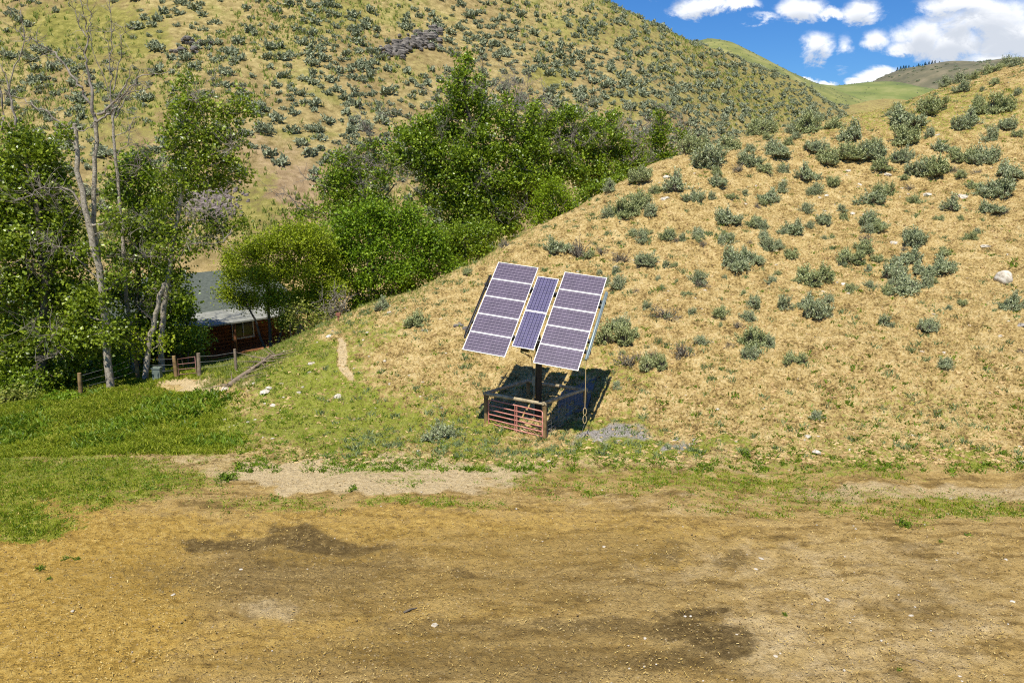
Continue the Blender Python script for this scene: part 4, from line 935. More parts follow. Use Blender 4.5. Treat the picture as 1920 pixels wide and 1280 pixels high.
tree('cottonwood_tree', 'smaller cottonwood left of the tallest one with bare grey limbs', 'tree', 52, [([(690, 470), (688, 420), (680, 370), (672, 320)], .16, .04), ([(690, 420), (720, 370), (745, 345)], .09, .03)],
     [(640, 300, 24, 16), (670, 290, 26, 16), (705, 300, 22, 14), (625, 330, 30, 22), (665, 330, 36, 24), (710, 330, 26, 14), (640, 365, 36, 24), (685, 365, 34, 22), (625, 395, 24, 14), (665, 395, 34, 20), (715, 385, 30, 20), (585, 392, 26, 10), (560, 400, 14, 6), (610, 350, 20, 14), (740, 300, 14, 10), (700, 268, 14, 10)], 'cottonwood', .17, .78, 'bark_dark', snags=9, seed=46,
     dead=[([(680, 380), (700, 340), (735, 318), (770, 322)], .05, 30, 1.0), ([(670, 330), (655, 300), (640, 270)], .03, 16, .8), ([(690, 400), (720, 365), (732, 340)], .03, 14, .8)])
tree('cottonwood_tree', 'broad cottonwood with dead grey snags right of the tallest one', 'tree', 59, [([(1015, 400), (1012, 340), (1005, 280), (1000, 220)], .2, .05), ([(1014, 360), (1050, 290), (1075, 240)], .14, .04)],
     [(1000, 205, 18, 14), (1035, 225, 24, 18), (1070, 215, 24, 18), (1015, 250, 34, 22), (1060, 255, 34, 22), (1010, 290, 34, 24), (1055, 292, 36, 24), (1095, 270, 26, 22), (1040, 330, 38, 26), (1085, 320, 30, 22), (990, 330, 28, 28), (985, 380, 30, 30), (1000, 350, 30, 26), (1110, 235, 18, 14)], 'cottonwood', .19, .75, 'bark_dark', snags=14, seed=47,
     dead=[([(1000, 230), (975, 190), (965, 155), (960, 120)], .05, 34, 1.3), ([(1000, 225), (990, 180), (992, 140)], .04, 34, 1.2), ([(1050, 250), (1065, 225), (1090, 205), (1115, 190)], .05, 26, 1.0), ([(1010, 220), (1020, 180), (1015, 150)], .03, 24, 1.1)])
tree('lime_shrub', 'rounded lime green shrub just behind the hill edge', 'shrub', 47.5, [([(1030, 425), (1030, 395), (1032, 360)], .07, .03), ([(1034, 425), (1055, 390), (1065, 370)], .05, .02)],
     [(1035, 345, 24, 16), (1015, 370, 26, 20), (1050, 370, 28, 20), (1005, 398, 22, 18), (1040, 400, 30, 20), (1070, 385, 22, 18), (1015, 418, 24, 10)], 'lime', .13, 1.4, 'bark_dark', seed=48, aspect=.6)
tree('alder_tree', 'dark trunked green tree on the right side of the grove', 'tree', 61, [([(1120, 365), (1122, 320), (1140, 280), (1160, 255)], .18, .05), ([(1120, 350), (1100, 300), (1090, 260)], .13, .04), ([(1165, 350), (1165, 310), (1175, 270)], .12, .04)],
     [(1090, 250, 26, 18), (1125, 235, 24, 16), (1155, 215, 18, 12), (1150, 250, 30, 18), (1110, 280, 32, 22), (1150, 285, 34, 22), (1185, 275, 28, 20), (1120, 315, 34, 22), (1165, 318, 34, 20), (1095, 340, 28, 22), (1130, 345, 30, 16), (1200, 305, 24, 16)], 'cottonwood', .18, .70, 'bark_dark', snags=12, seed=49,
     dead=[([(1150, 275), (1165, 240), (1185, 215)], .05, 26, 1.0), ([(1120, 280), (1100, 250), (1092, 225)], .04, 20, 1.0), ([(1160, 250), (1200, 240), (1225, 225)], .04, 30, 1.0)])
tree('alder_tree', 'small upright green tree at the right end of the grove', 'tree', 63, [([(1228, 320), (1230, 280), (1236, 230)], .10, .03)],
     [(1235, 215, 14, 12), (1240, 240, 20, 16), (1225, 262, 20, 14), (1245, 265, 16, 12), (1225, 295, 28, 16), (1255, 290, 20, 12), (1278, 250, 8, 6)], 'cottonwood', .18, .8, 'bark_dark', snags=3, seed=50)
for i, (px, py, Y, lab) in enumerate([(1205, 275, 66, 'bare grey twiggy shrub left of the small upright tree'), (1275, 285, 66, 'bare pale twiggy shrub at the far right end of the grove'), (962, 190, 62, 'bare grey twiggy sapling above the grove beside the pointed cottonwood'), (255, 480, 44, 'bare grey sapling among the left trees')]):
    tree('bare_shrub', lab, 'shrub', Y, [([(px, py + 40), (px + 2, py), (px - 3, py - 30)], .05, .02)], [], 'sage_dry', bark='bark_dead', seed=60 + i,
         dead=[([(px, py + 30), (px + s_ * 12, py), (px + s_ * 22, py - 34)], .035, 44, 1.0) for s_ in (-1, -.4, .4, 1)])

tree('alder_tree', 'dark green alder filling the gap between the lush tree and the tallest cottonwood', 'tree', 50, [([(875, 505), (873, 470), (868, 430)], .10, .04), ([(878, 505), (900, 460), (915, 430)], .08, .03)],
     [(850, 440, 30, 22), (885, 430, 30, 22), (915, 440, 26, 20), (860, 470, 32, 20), (900, 468, 28, 18), (835, 490, 26, 16), (870, 495, 28, 12), (825, 460, 24, 22)], 'cottonwood', .15, 1.05, 'bark_dark', seed=71)
tree('shrub', 'dark green shrub between the lime green shrub and the right end of the grove', 'shrub', 50, [([(1105, 385), (1106, 365), (1110, 345)], .06, .02)],
     [(1090, 365, 20, 14), (1115, 355, 22, 14), (1140, 345, 20, 12), (1100, 380, 20, 8), (1160, 335, 18, 10)], 'cottonwood', .15, 1.1, 'bark_dark', seed=72)
tree('shrub', 'dense green shrub covering the left end of the house roof', 'shrub', 43.5, [([(320, 680), (322, 630), (325, 580)], .07, .02), ([(322, 680), (345, 620), (355, 590)], .05, .02)],
     [(300, 560, 28, 24), (335, 555, 28, 22), (310, 600, 30, 26), (345, 590, 26, 24), (285, 600, 24, 26), (325, 635, 36, 24), (360, 625, 22, 20), (370, 655, 26, 14)], 'cottonwood', .15, 1.1, 'bark_dark', seed=73)

# ---------------------------------------------------------------- sagebrush
def sage_proto(seed, leaf='sage', ntip=130, nl=26, stems=True, tall=1.0, ls=.062):
    """bush of unit radius: crooked stems out of one foot, each ending in a brush of narrow leaves"""
    rng = np.random.RandomState(seed)
    d = rand_dirs(ntip, rng, .55); d[:, 2] = np.abs(d[:, 2]) * 1.0 + .12; d /= np.linalg.norm(d, axis=1)[:, None]
    lobes = rand_dirs(9, rng, .3); lobes[:, 2] = np.abs(lobes[:, 2])
    lob = np.max(d @ lobes.T, 1) ** 9
    R = (.34 + .70 * lob) * (.70 + .40 * rng.rand(ntip))
    T = d * R[:, None] * np.array([.95, .95, 1.12 * tall]); S0 = T * .18 * np.array([1, 1, .1])
    sa = Acc(); twig_tubes(sa, S0, T * .93, np.full(ntip, .028), np.full(ntip, .008), np.full(ntip, .06), rng)
    la = Acc(); t = .62 + .45 * rng.rand(ntip, nl); pos = (S0[:, None] + (T - S0)[:, None] * t[..., None] + rng.randn(ntip, nl, 3) * .055).reshape(-1, 3)
    dd = np.repeat(d + [0, 0, .5], nl, 0) + rng.randn(ntip * nl, 3) * .5
    pos[:, 2] = np.maximum(pos[:, 2], .03)
    leaf_quads(la, pos, ls * 1.6, rng, .42, .2, dd)
    return la, sa
def clump_proto(seed):
    """one old spreading bush: several unequal domes grown from the same root"""
    rng = np.random.RandomState(seed); L = Acc(); S = Acc()
    for k in range(5):
        la, sa = sage_proto(seed * 7 + k, ntip=62, nl=24, tall=rng.uniform(1.0, 1.5), ls=.088); sc = rng.uniform(.40, .74); th = k * 1.3 + rng.rand(); off = np.array([math.cos(th) * .5, math.sin(th) * .38, 0]) * (.55 + .6 * rng.rand()) * (k > 0)
        for src, dst in ((la, L), (sa, S)):
            b0 = dst.n
            for v in src.v: dst.v.append(v * sc + off)
            dst.n += src.n
            for f, sm in src.f: dst.f.append((f + b0, sm))
    st = np.array([[math.cos(a_) * .5, math.sin(a_) * .4, .3] for a_ in np.arange(5) * 1.3]); twig_tubes(S, st * .02, st, np.full(5, .05), np.full(5, .02), np.full(5, .04), rng)
    return L, S
PROTO = []
def make_proto(la, sa, leaf, name='sagebrush'):
    r = bpy.data.objects.new(name, None); COL.objects.link(r)
    f = la.build('foliage', M[leaf], r, local=True); ks = [f]
    if sa is not None: ks.append(sa.build('stem', M['sage_stem'], r, local=True))
    return r, ks
protos = {'big': [], 'far': [], 'dry': [], 'weed': []}
for k in range(6):
    la, sa = sage_proto(100 + k, tall=(1, .85, 1.1, .9, 1.15, .8)[k]); protos['big'].append((la, sa, ('sage', 'sage2')[k % 2]))
protos['clump'] = [(*clump_proto(170 + k), ('sage', 'sage2')[k % 2]) for k in range(5)]
for k in range(2):
    la, sa = sage_proto(120 + k, ntip=60, nl=7); protos['dry'].append((la, sa, 'sage_dry'))
FARP = [sage_proto(130 + k, ntip=80, nl=13, ls=.115, tall=(.75, .9, .6, .8, 1.0, .7, .65, .85)[k]) for k in range(8)]
def weed_proto(seed):
    rng = np.random.RandomState(seed); la = Acc(); sa = Acc(); n = 16
    d = rand_dirs(n, rng, .3); d[:, 2] = np.abs(d[:, 2]) * .6 + .1; T = d * (.5 + .5 * rng.rand(n))[:, None]
    twig_tubes(sa, T * .05, T, np.full(n, .02), np.full(n, .008), np.full(n, .04), rng)
    pos = (T[:, None] * (.35 + .7 * rng.rand(n, 12))[..., None] + rng.randn(n, 12, 3) * .06).reshape(-1, 3); pos[:, 2] = np.maximum(pos[:, 2], .02)
    leaf_quads(la, pos, .22, rng, .5, .8); return la, sa
for k in range(3):
    la, sa = weed_proto(140 + k); protos['weed'].append((la, sa, 'weed'))
_used = {}
def place(kind, k, name, loc, rad, rz, label, cat, group, hs=1.0, tilt=(0, 0)):
    key = (kind, k)
    if key not in _used:
        la, sa, lf = protos[kind][k]; r, ks = make_proto(la, sa, lf, name); _used[key] = (r, ks)
    else:
        r0, ks0 = _used[key]; r = copy_kids(r0, ks0)
    r.location = loc; r.rotation_euler = (tilt[0], tilt[1], rz); r.scale = (rad, rad, rad * hs)
    tag(r, label, cat, group)
    return r

S6 = [(740, 610, 100), (640, 605, 60), (700, 590, 80), (880, 610, 60), (960, 600, 110), (990, 700, 100), (1075, 585, 80), (990, 550, 90), (1110, 520, 60), (820, 720, 100), (795, 690, 70), (600, 680, 90), (690, 750, 90), (760, 790, 70), (490, 765, 150), (450, 690, 120), (200, 830, 100),
      (560, 850, 80), (545, 800, 60), (350, 880, 110), (270, 880, 60), (60, 870, 70), (940, 830, 90), (985, 880, 60), (1060, 850, 65), (1045, 755, 95), (1160, 740, 120), (1235, 735, 120), (1150, 650, 110), (1290, 785, 90), (1250, 690, 80), (1390, 740, 90), (1410, 660, 120), (1400, 590, 120),
      (1360, 520, 60), (1320, 530, 40), (1520, 515, 110), (1250, 935, 110), (1300, 890, 80), (1440, 800, 110), (1550, 810, 120), (1640, 810, 60), (1660, 740, 100), (1560, 690, 80), (1690, 570, 90), (1640, 590, 80), (1830, 510, 110), (1725, 520, 80), (1790, 640, 70), (1860, 590, 80),
      (1905, 620, 50), (1770, 750, 110), (1830, 900, 130), (1790, 965, 90), (1700, 860, 70), (1600, 960, 90), (1870, 810, 100), (1720, 470, 50), (1660, 415, 70), (1735, 415, 28), (1800, 385, 50), (1640, 375, 60), (1700, 360, 50), (1580, 390, 60), (1530, 400, 60), (1480, 420, 80), (1440, 425, 50),
      (1380, 450, 60), (1350, 455, 40), (1245, 485, 40), (1885, 300, 60), (1912, 290, 36), (1850, 300, 50), (1780, 330, 70), (1820, 310, 50), (440, 925, 80), (515, 905, 40), (600, 1020, 100), (710, 1030, 70), (790, 920, 80), (830, 880, 60), (755, 935, 50), (970, 890, 50), (1020, 1020, 80),
      (885, 1065, 90), (1215, 1020, 80), (1270, 1060, 70), (1905, 430, 40), (130, 990, 120), (200, 940, 90), (240, 985, 70), (55, 990, 60), (160, 1075, 50), (215, 1100, 60), (320, 1090, 70), (450, 1070, 50), (1440, 1100, 100), (590, 1100, 60), (800, 600, 50), (560, 640, 70), (1150, 500, 40)]
S7 = [(95, 55, 30), (205, 65, 50), (265, 60, 50), (10, 160, 50), (270, 195, 100), (345, 200, 40), (385, 195, 30), (400, 265, 30), (490, 270, 70), (330, 290, 35), (135, 300, 70), (160, 540, 130), (150, 480, 90), (310, 655, 90), (510, 540, 60), (590, 420, 70), (590, 455, 30), (635, 90, 60), (660, 210, 110),
      (715, 185, 90), (800, 130, 70), (895, 160, 70), (905, 60, 90), (740, 20, 50), (820, 270, 50), (695, 320, 40), (745, 380, 75), (870, 385, 70), (720, 440, 70), (740, 550, 110), (820, 550, 60), (730, 600, 80), (1005, 280, 120), (925, 265, 40), (1010, 430, 110), (985, 380, 80), (1075, 360, 60), (925, 625, 80),
      (1170, 305, 55), (1170, 190, 90), (1230, 140, 80), (1285, 175, 60), (1260, 20, 90), (1425, 305, 120), (1360, 250, 110), (1490, 240, 90), (1430, 190, 100), (1440, 110, 90), (1510, 290, 70), (1590, 225, 110), (1310, 460, 65), (1510, 485, 90), (1650, 365, 45), (1595, 385, 35), (1580, 645, 65), (1890, 390, 90),
      (440, 320, 40), (490, 70, 50), (360, 80, 60), (420, 85, 40), (1050, 75, 30), (1085, 70, 30), (1320, 325, 28), (610, 250, 30), (1010, 870, 50)]
D7 = [(150, 180, 70), (220, 320, 40), (350, 430, 110), (190, 640, 100), (430, 600, 90), (670, 470, 50), (1910, 580, 40), (625, 560, 50), (1230, 95, 60), (505, 290, 60), (290, 610, 60)]
G7 = [(1600, 140, 60), (1880, 195, 70), (1020, 660, 40), (1155, 770, 50), (1155, 810, 50), (655, 745, 30), (885, 830, 36), (1235, 885, 50), (1395, 850, 30), (1625, 860, 50), (1775, 855, 56), (1560, 980, 50), (1350, 940, 40), (940, 710, 30), (710, 850, 32), (190, 905, 60), (345, 865, 30), (225, 780, 36), (195, 740, 24), (1540, 720, 28), (700, 1030, 80), (1000, 1020, 50), (860, 1060, 50), (620, 670, 30), (1420, 700, 34), (1860, 945, 30)]
bush = []
for X_, Y_, w in S6: bush.append((1120 + X_ / 2.4, Y_ / 2.4, w / 2.4, 'big'))
for X_, Y_, w in S7: bush.append((1100 + X_ / 2.341, 420 + Y_ / 2.341, w / 2.341, 'big'))
for X_, Y_, w in D7: bush.append((1100 + X_ / 2.341, 420 + Y_ / 2.341, w / 2.341, 'dry'))
for X_, Y_, w in G7: bush.append((1100 + X_ / 2.341, 420 + Y_ / 2.341, w / 2.341, 'weed'))
bush += [(780, 618, 40, 'big'), (716, 586, 34, 'big'), (946, 466, 28, 'dry'), (1044, 480, 42, 'big'), (1089, 490, 46, 'dry'), (825, 830, 50, 'big'), (1034, 815, 40, 'dry'), (875, 518, 20, 'big'), (1640, 280, 30, 'weed')]
bush += [(120, 1052, 22, 'weed'), (75, 1070, 26, 'weed'), (140, 1052, 20, 'weed'), (90, 1088, 16, 'weed'), (1700, 990, 42, 'weed'), (1822, 1008, 24, 'weed'), (1473, 1155, 16, 'weed'), (1687, 1258, 18, 'weed'), (420, 905, 50, 'weed'), (660, 922, 30, 'weed'), (1765, 1018, 14, 'weed')]
rx_ = np.random.RandomState(55)
for k in range(75):
    bx_ = rx_.uniform(1080, 1900); by_ = rx_.uniform(250, 560) if bx_ > 1300 else rx_.uniform(400, 700)
    bush.append((bx_, by_ + max(0, (1500 - bx_) * .12), rx_.uniform(13, 25), 'big' if rx_.rand() < .8 else 'dry'))
rb = np.random.RandomState(5); n_near = 0
def zone_label(px, py, w, kind):
    sz = 'large' if w > 42 else ('medium sized' if w > 26 else 'small')
    if kind == 'weed':
        if py > 880: return f'{sz} bright green weed growing on the bare yard dirt', 'green weeds on the yard dirt'
        return f'{sz} bright green leafy weed clump on the lower tan slope', 'green weeds on the near slope'
    kd = 'grey-green sagebrush' if kind == 'big' else 'brownish half dead sagebrush'
    if px < 960: pl = 'on the hill left of the solar array'
    elif py < 265: pl = 'on the crest of the near hill'
    elif py < 420: pl = 'on the upper near hill' + (' towards the grove' if px < 1400 else (' in the middle' if px < 1660 else ' at the right'))
    elif px < 1300: pl = 'on the slope just right of the solar array'
    elif px < 1600: pl = 'midway down the tan slope right of the array'
    else: pl = 'on the tan slope below the boulder side at the right'
    if pl.endswith('boulder side at the right'): pl = 'on the right part of the tan slope near the boulder'
    return f'{sz} {kd} {pl}', f'sagebrush {pl}'
for px, py, w, kind in bush:
    p = hit(px, py, 9, 90)
    if p is None: continue
    zc = p[1] * math.cos(PITCH) + (CAMH - p[2]) * math.sin(PITCH); rad = w * zc / F / 2 * (1.62 if kind != 'weed' else 1.15)
    lab, grp = zone_label(px, py, w, kind); n_near += kind != 'weed'
    if kind == 'big' and w > 33: kind = 'clump'; rad *= 1.12
    place(kind, rb.randint(len(protos[kind])), 'weed' if kind == 'weed' else 'sagebrush', (p[0], p[1] + rad * .4, gz(p[0], p[1] + rad * .4) - .05 * rad), rad, rb.rand() * 6.28, lab, 'weed' if kind == 'weed' else 'sagebrush', grp, .85 + .3 * rb.rand(), (rb.uniform(-.1, .25), rb.uniform(-.15, .15)))

# far hillside sagebrush
rf_ = np.random.RandomState(9); cand = []
N = 60000
U_ = rf_.uniform(-.78, .42, N); Yv = np.exp(rf_.uniform(math.log(66), math.log(300), N)); keep = rf_.rand(N) < (Yv / 300) ** .9
U_, Yv = U_[keep], Yv[keep]; X_ = U_ * Yv; Z_ = H(X_, Yv); PX, PY = project(X_, Yv, Z_)
def gsum(pts, X, Y):
    r = 0
    for cx, cy, rx, ry, s in pts: r = r + s * np.exp(-((X - cx) / rx) ** 2 - ((Y - cy) / ry) ** 2)
    return r
dn = .22 + gsum([(620, 70, 50, 60, .6), (690, 170, 45, 60, .8), (760, 270, 50, 60, .7), (560, 20, 60, 30, .4), (950, 60, 160, 60, .7), (1100, 120, 120, 60, .9), (1250, 170, 120, 50, 1.1), (1330, 230, 90, 40, 1.2), (1180, 230, 60, 40, .6), (880, 150, 60, 40, .5), (100, 170, 70, 90, .6), (450, 160, 110, 60, .25), (550, 220, 90, 50, .25), (320, 30, 60, 40, .3), (650, 300, 60, 60, .4), (1450, 200, 70, 30, 1.0)], PX, PY)
dn = dn - gsum([(170, 60, 90, 50, .5), (230, 250, 60, 60, .2), (560, 420, 110, 80, .35), (1030, 150, 60, 18, .9), (1190, 190, 50, 25, .9), (470, 330, 90, 50, .1), (380, 375, 60, 45, .5), (760, 90, 60, 30, .5), (300, 250, 50, 90, .05), (480, 460, 200, 40, .5)], PX, PY)
cl_ = fbm(X_ * .2, Yv * .12, 71, 4) * 2.2
ok = (rf_.rand(len(X_)) < np.clip(dn + cl_ * 1.2 * np.clip(dn, .1, 1), 0, 1) * .85) & (PY > -120) & (PY < 470) & (PX > -80)
X_, Yv, Z_, PX, PY = [q[ok] for q in (X_, Yv, Z_, PX, PY)]
rad = (.60 + 1.05 * rf_.rand(len(X_)) ** 1.6)
rad = rad * np.where(Yv > 130, .95, 1.0)
# keep bushes apart
order = np.argsort(Yv); cell = {}; sel = []
for i in order:
    cx, cy = int(X_[i] // 2), int(Yv[i] // 3); bad = False
    for a_ in (-1, 0, 1):
        for b_ in (-1, 0, 1):
            for j in cell.get((cx + a_, cy + b_), ()):
                if (X_[i] - X_[j]) ** 2 + ((Yv[i] - Yv[j])) ** 2 < (.50 * (rad[i] + rad[j])) ** 2: bad = True
    if not bad: cell.setdefault((cx, cy), []).append(i); sel.append(i)
sel = np.array(sel); X_, Yv, Z_, PX, PY, rad = [q[sel] for q in (X_, Yv, Z_, PX, PY, rad)]
app = rad / Yv * ((PX > 0) & (PX < 1560) & (PY > 0))
rank = np.argsort(-app); n_ind = 300 - n_near
fl, fst = 0, 0
def far_label(px, py):
    if px < 330: return 'blue-grey sagebrush on the far hillside above the left trees'
    if px < 620 and py < 150: return 'blue-grey sagebrush high on the far hillside left of the gully'
    if px < 620: return 'blue-grey sagebrush low on the far hillside right of the leafy poplar'
    if px < 840: return 'blue-grey sagebrush in the far hillside gully around the rock outcrop'
    if px < 1150: return 'blue-grey sagebrush on the far hillside above the grove'
    return 'blue-grey sagebrush on the far hillside under the sky ridge'
farproto = {}
for i in rank[:n_ind]:
    k = rf_.randint(8); la, sa = FARP[k]
    if k not in farproto:
        o = la.build('sagebrush', M['sage_far'])
        farproto[k] = o
    else:
        o = farproto[k].copy(); COL.objects.link(o)
    o.location = (X_[i], Yv[i], gz(X_[i], Yv[i]) - .05); s = rad[i]; o.scale = (s * rf_.uniform(.8, 1.3), s, s * rf_.uniform(.8, 1.1)); o.rotation_euler = (0, 0, rf_.rand() * 6.28)
    L_ = far_label(PX[i], PY[i]); tag(o, L_, 'sagebrush', L_.replace('sagebrush', 'sagebrush bushes'))
far_acc = Acc()
low = [sage_proto(150 + k, ntip=30, nl=6, ls=.24, tall=.75)[0] for k in range(4)]
lowv = [(np.vstack(l.v), np.vstack([f for f, _ in l.f])) for l in low]
for i in rank[n_ind:]:
    v, f = lowv[rf_.randint(4)]; th = rf_.rand() * 6.28; c, s = math.cos(th), math.sin(th)
    vv = v @ np.array([[c, s, 0], [-s, c, 0], [0, 0, 1]]) * rad[i] + [X_[i], Yv[i], gz(X_[i], Yv[i]) - .05]
    far_acc.add(vv, f)
tag(far_acc.build('sagebrush', M['sage_far']), 'countless distant sagebrush covering the far hillside', 'sagebrush', kind='stuff')
ds = Acc()
for di, D_ in enumerate(DPTS):
    n_ = (700, 500, 900)[di]; s_ = (.42, .6, 2.2)[di]
    for i in rf_.randint(0, len(D_), n_):
        v, f = lowv[rf_.randint(4)]; q_ = D_[i] - [0, 0, .25 * s_]
        if fbm(q_[0] * .02, q_[1] * .01, 77 + di, 2) > -.06: ds.add(v * s_ * (.5 + rf_.rand()) + q_, f)
tag(ds.build('distant_scrub', M['sage_far']), 'fine scrub dotted over the distant green and brown hills', 'scrub', kind='stuff')
print('near bushes', n_near, 'far bushes', len(rank))

# ---------------------------------------------------------------- rocks
def rock_mesh(acc, c, r, rng, flat=.6, sub=2):
    """a lumpy broken stone"""
    n1, n2 = (7, 5) if sub > 1 else (5, 3)
    v = []
    for i in range(1, n2):
        ph_ = math.pi * i / n2
        for j in range(n1):
            th = 2 * math.pi * j / n1 + .3 * i; rr = r * (.8 + .35 * rng.rand())
            v.append([rr * math.sin(ph_) * math.cos(th) * (1.2), rr * math.sin(ph_) * math.sin(th), rr * math.cos(ph_) * flat])
    v.append([0, 0, r * flat * .9]); v.append([0, 0, -r * flat * .8]); v = np.array(v)
    a_ = rng.rand() * 6.28; ca, sa_ = math.cos(a_), math.sin(a_); v = v @ np.array([[ca, sa_, 0], [-sa_, ca, 0], [0, 0, 1]])
    t = len(v) - 2; f3 = []; f4 = []
    for j in range(n1):
        f3.append([t, j, (j + 1) % n1]); f3.append([t + 1, (n2 - 2) * n1 + (j + 1) % n1, (n2 - 2) * n1 + j])
        for i in range(n2 - 2): f4.append([i * n1 + j, (i + 1) * n1 + j, (i + 1) * n1 + (j + 1) % n1, i * n1 + (j + 1) % n1])
    base = acc.n; v = v + np.array(c); acc.v.append(v); acc.n += len(v)
    acc.f.append((np.array(f3) + base, False))
    if f4: acc.f.append((np.array(f4) + base, False))
rr_ = np.random.RandomState(21)
RK = []
for X1, Y1, w in [(1480, 880, 40), (1645, 890, 48), (1030, 882, 26), (1000, 892, 18), (1132, 772, 26), (1122, 792, 18), (1308, 790, 34), (1180, 833, 26), (1370, 850, 24), (305, 900, 44), (310, 800, 30), (1530, 612, 26), (1150, 965, 28), (1205, 972, 28), (1100, 950, 16), (665, 918, 16), (435, 785, 22), (270, 815, 20), (1640, 810, 18), (1335, 1095, 34)]:
    RK.append((1120 + X1 / 2.4, Y1 / 2.4, w / 2.4, 'pale'))
for X1, Y1, w in [(1128, 268, 30), (1350, 88, 34), (1072, 228, 34), (1255, 264, 26), (1290, 368, 18), (503, 374, 22), (477, 792, 22), (927, 678, 28), (852, 888, 18), (967, 935, 36), (1010, 1005, 44), (1750, 102, 36), (1685, 447, 20), (1205, 772, 15), (1265, 537, 16), (1040, 300, 24), (1430, 930, 24), (235, 490, 18), (130, 190, 20)]:
    RK.append((1100 + X1 / 2.341, 420 + Y1 / 2.341, w / 2.341, 'pale'))
for X1, Y1, w in [(755, 888, 52), (745, 938, 30), (930, 1092, 56), (460, 1065, 60), (490, 1040, 44), (672, 1067, 40), (210, 1045, 54), (870, 712, 46), (1060, 634, 26), (1245, 562, 36), (1110, 688, 30), (1215, 868, 30), (1185, 1162, 24), (515, 1152, 50), (567, 1012, 30), (890, 968, 26), (1085, 738, 30), (840, 888, 20), (1165, 750, 20), (1455, 1000, 24), (1670, 975, 30), (1530, 1085, 30), (1300, 985, 24), (700, 1225, 26), (1140, 1145, 26)]:
    RK.append((360 + X1 / 3.368, 420 + Y1 / 3.368, w / 3.368, 'left'))
for X1, Y1, w in [(935, 494, 26), (1850, 499, 26), (1182, 648, 26), (1090, 604, 14), (990, 861, 24), (1006, 852, 18), (880, 460, 12), (1875, 657, 28), (1495, 707, 24), (345, 449, 16), (670, 710, 12), (540, 891, 14), (1665, 775, 22), (440, 905, 12), (915, 535, 22)]:
    RK.append((960 + X1 / 2, 800 + Y1 / 2, w / 2, 'yard'))
for X1, Y1, w in [(270, 692, 24), (372, 642, 24), (255, 646, 14), (200, 662, 14), (1630, 746, 36), (1855, 723, 14), (905, 535, 26), (650, 630, 26)]:
    RK.append((X1 / 2, 800 + Y1 / 2, w / 2, 'yardl'))
labs = {'pale': ('whitish stone lying on the tan slope among the sagebrush right of the array', 'whitish stones on the near slope'), 'left': ('whitish stone on the grassy rubble slope left of the solar array', 'stones on the slope left of the array'),
        'yard': ('small pale stone lying on the right half of the dirt yard', 'stones on the right of the yard'), 'yardl': ('small pale stone lying on the left half of the dirt yard', 'stones on the left of the yard')}
for px, py, w, kd in RK:
    p = hit(px, py, 9, 90)
    if p is None: continue
    zc = p[1] * .98 + (CAMH - p[2]) * .2; r = w * zc / F / 2
    a = Acc(); rock_mesh(a, (0, 0, 0), r, rr_, .55 if kd != 'yard' else .35)
    if kd[:4] == 'yard': r *= .75; a = Acc(); rock_mesh(a, (0, 0, 0), r, rr_, .4)
    o = a.build('stone', M['rock_pale']); o.location = (p[0], p[1], p[2] + r * .12); o.rotation_euler = (rr_.uniform(-.3, .3), rr_.uniform(-.3, .3), 0); tag(o, labs[kd][0], 'stone', labs[kd][1])
# boulder
p = hit(1883, 532, 9, 90); zc = p[1]; r = 30 * zc / F / 2
import bmesh
bm = bmesh.new(); bmesh.ops.create_icosphere(bm, subdivisions=4, radius=r)
for v in bm.verts:
    c = v.co; k = 1 + .10 * math.sin(c.x * 5 / r * .5 + 1) + .07 * math.sin(c.y * 6 / r * .5 + c.z * 4) + .03 * math.sin(c.x * 13 + c.z * 17); v.co = Vector((c.x * k * 1.08, c.y * k, c.z * k * .9))
me = bpy.data.meshes.new('boulder'); bm.to_mesh(me); bm.free(); me.materials.append(M['rock_pale'])
for f in me.polygons: f.use_smooth = True
o = bpy.data.objects.new('boulder', me); COL.objects.link(o); o.location = (p[0], p[1] + r * .3, p[2] + r * .62); tag(o, 'round pale grey boulder on the tan slope near the right edge', 'boulder')
p = hit(1916, 612, 9, 90); a = Acc(); rock_mesh(a, (0, 0, 0), .22, rr_, .4); o = a.build('stone', M['gravel']); o.location = tuple(p + [0, 0, .06]); tag(o, 'flat grey stone slab cut by the right edge below the boulder', 'stone')
p = hit(896, 505, 9, 90)
# dark hollow rocks left of the array
for px, py, w, lb in ((868, 612, 24, 'dark cracked rock on the slope just left of the tilted panels'), (845, 640, 12, 'small dark rock below the cracked rock left of the panels')):
    p = hit(px, py, 9, 90); r = w * p[1] / F / 2; a = Acc()
    for k in range(5): rock_mesh(a, rr_.randn(3) * [r * .5, r * .4, r * .15], r * .55, rr_, .6)
    o = a.build('rock', M['rock_dark']); o.location = tuple(p); tag(o, lb, 'rock')
# outcrop on the far hill (a single mass of basalt)
a = Acc()
for k in range(150):
    px = rr_.uniform(738, 826); py = 82 - (px - 782) * .34 + rr_.normal(0, 9)
    if rr_.rand() < .25: px, py = rr_.normal(735, 16), rr_.normal(100, 5)
    p = hit(px, py, 60)
    if p is None: continue
    rock_mesh(a, p + [0, 0, rr_.uniform(0, .5)], rr_.uniform(.18, .62), rr_, .9, 2)
tag(a.build('rock_outcrop', M['rock_dark']), 'jagged dark grey rock outcrop high on the far hillside', 'outcrop')
a = Acc()
for k in range(1500):
    px = rr_.normal(388, 22); py = 378 + rr_.normal(0, 15); p = hit(px, py, 60) if k % 4 == 0 else p + [rr_.randn() * .5, rr_.randn() * .5, 0]
    q0 = np.array([p[0], p[1], gz(p[0], p[1])]); rock_mesh(a, q0 + [0, 0, .05], rr_.uniform(.08, .24), rr_, .6, 1)
tag(a.build('rubble', M['scree']), 'grey scree patch of broken stones behind the leafy poplar', 'rubble', kind='stuff')
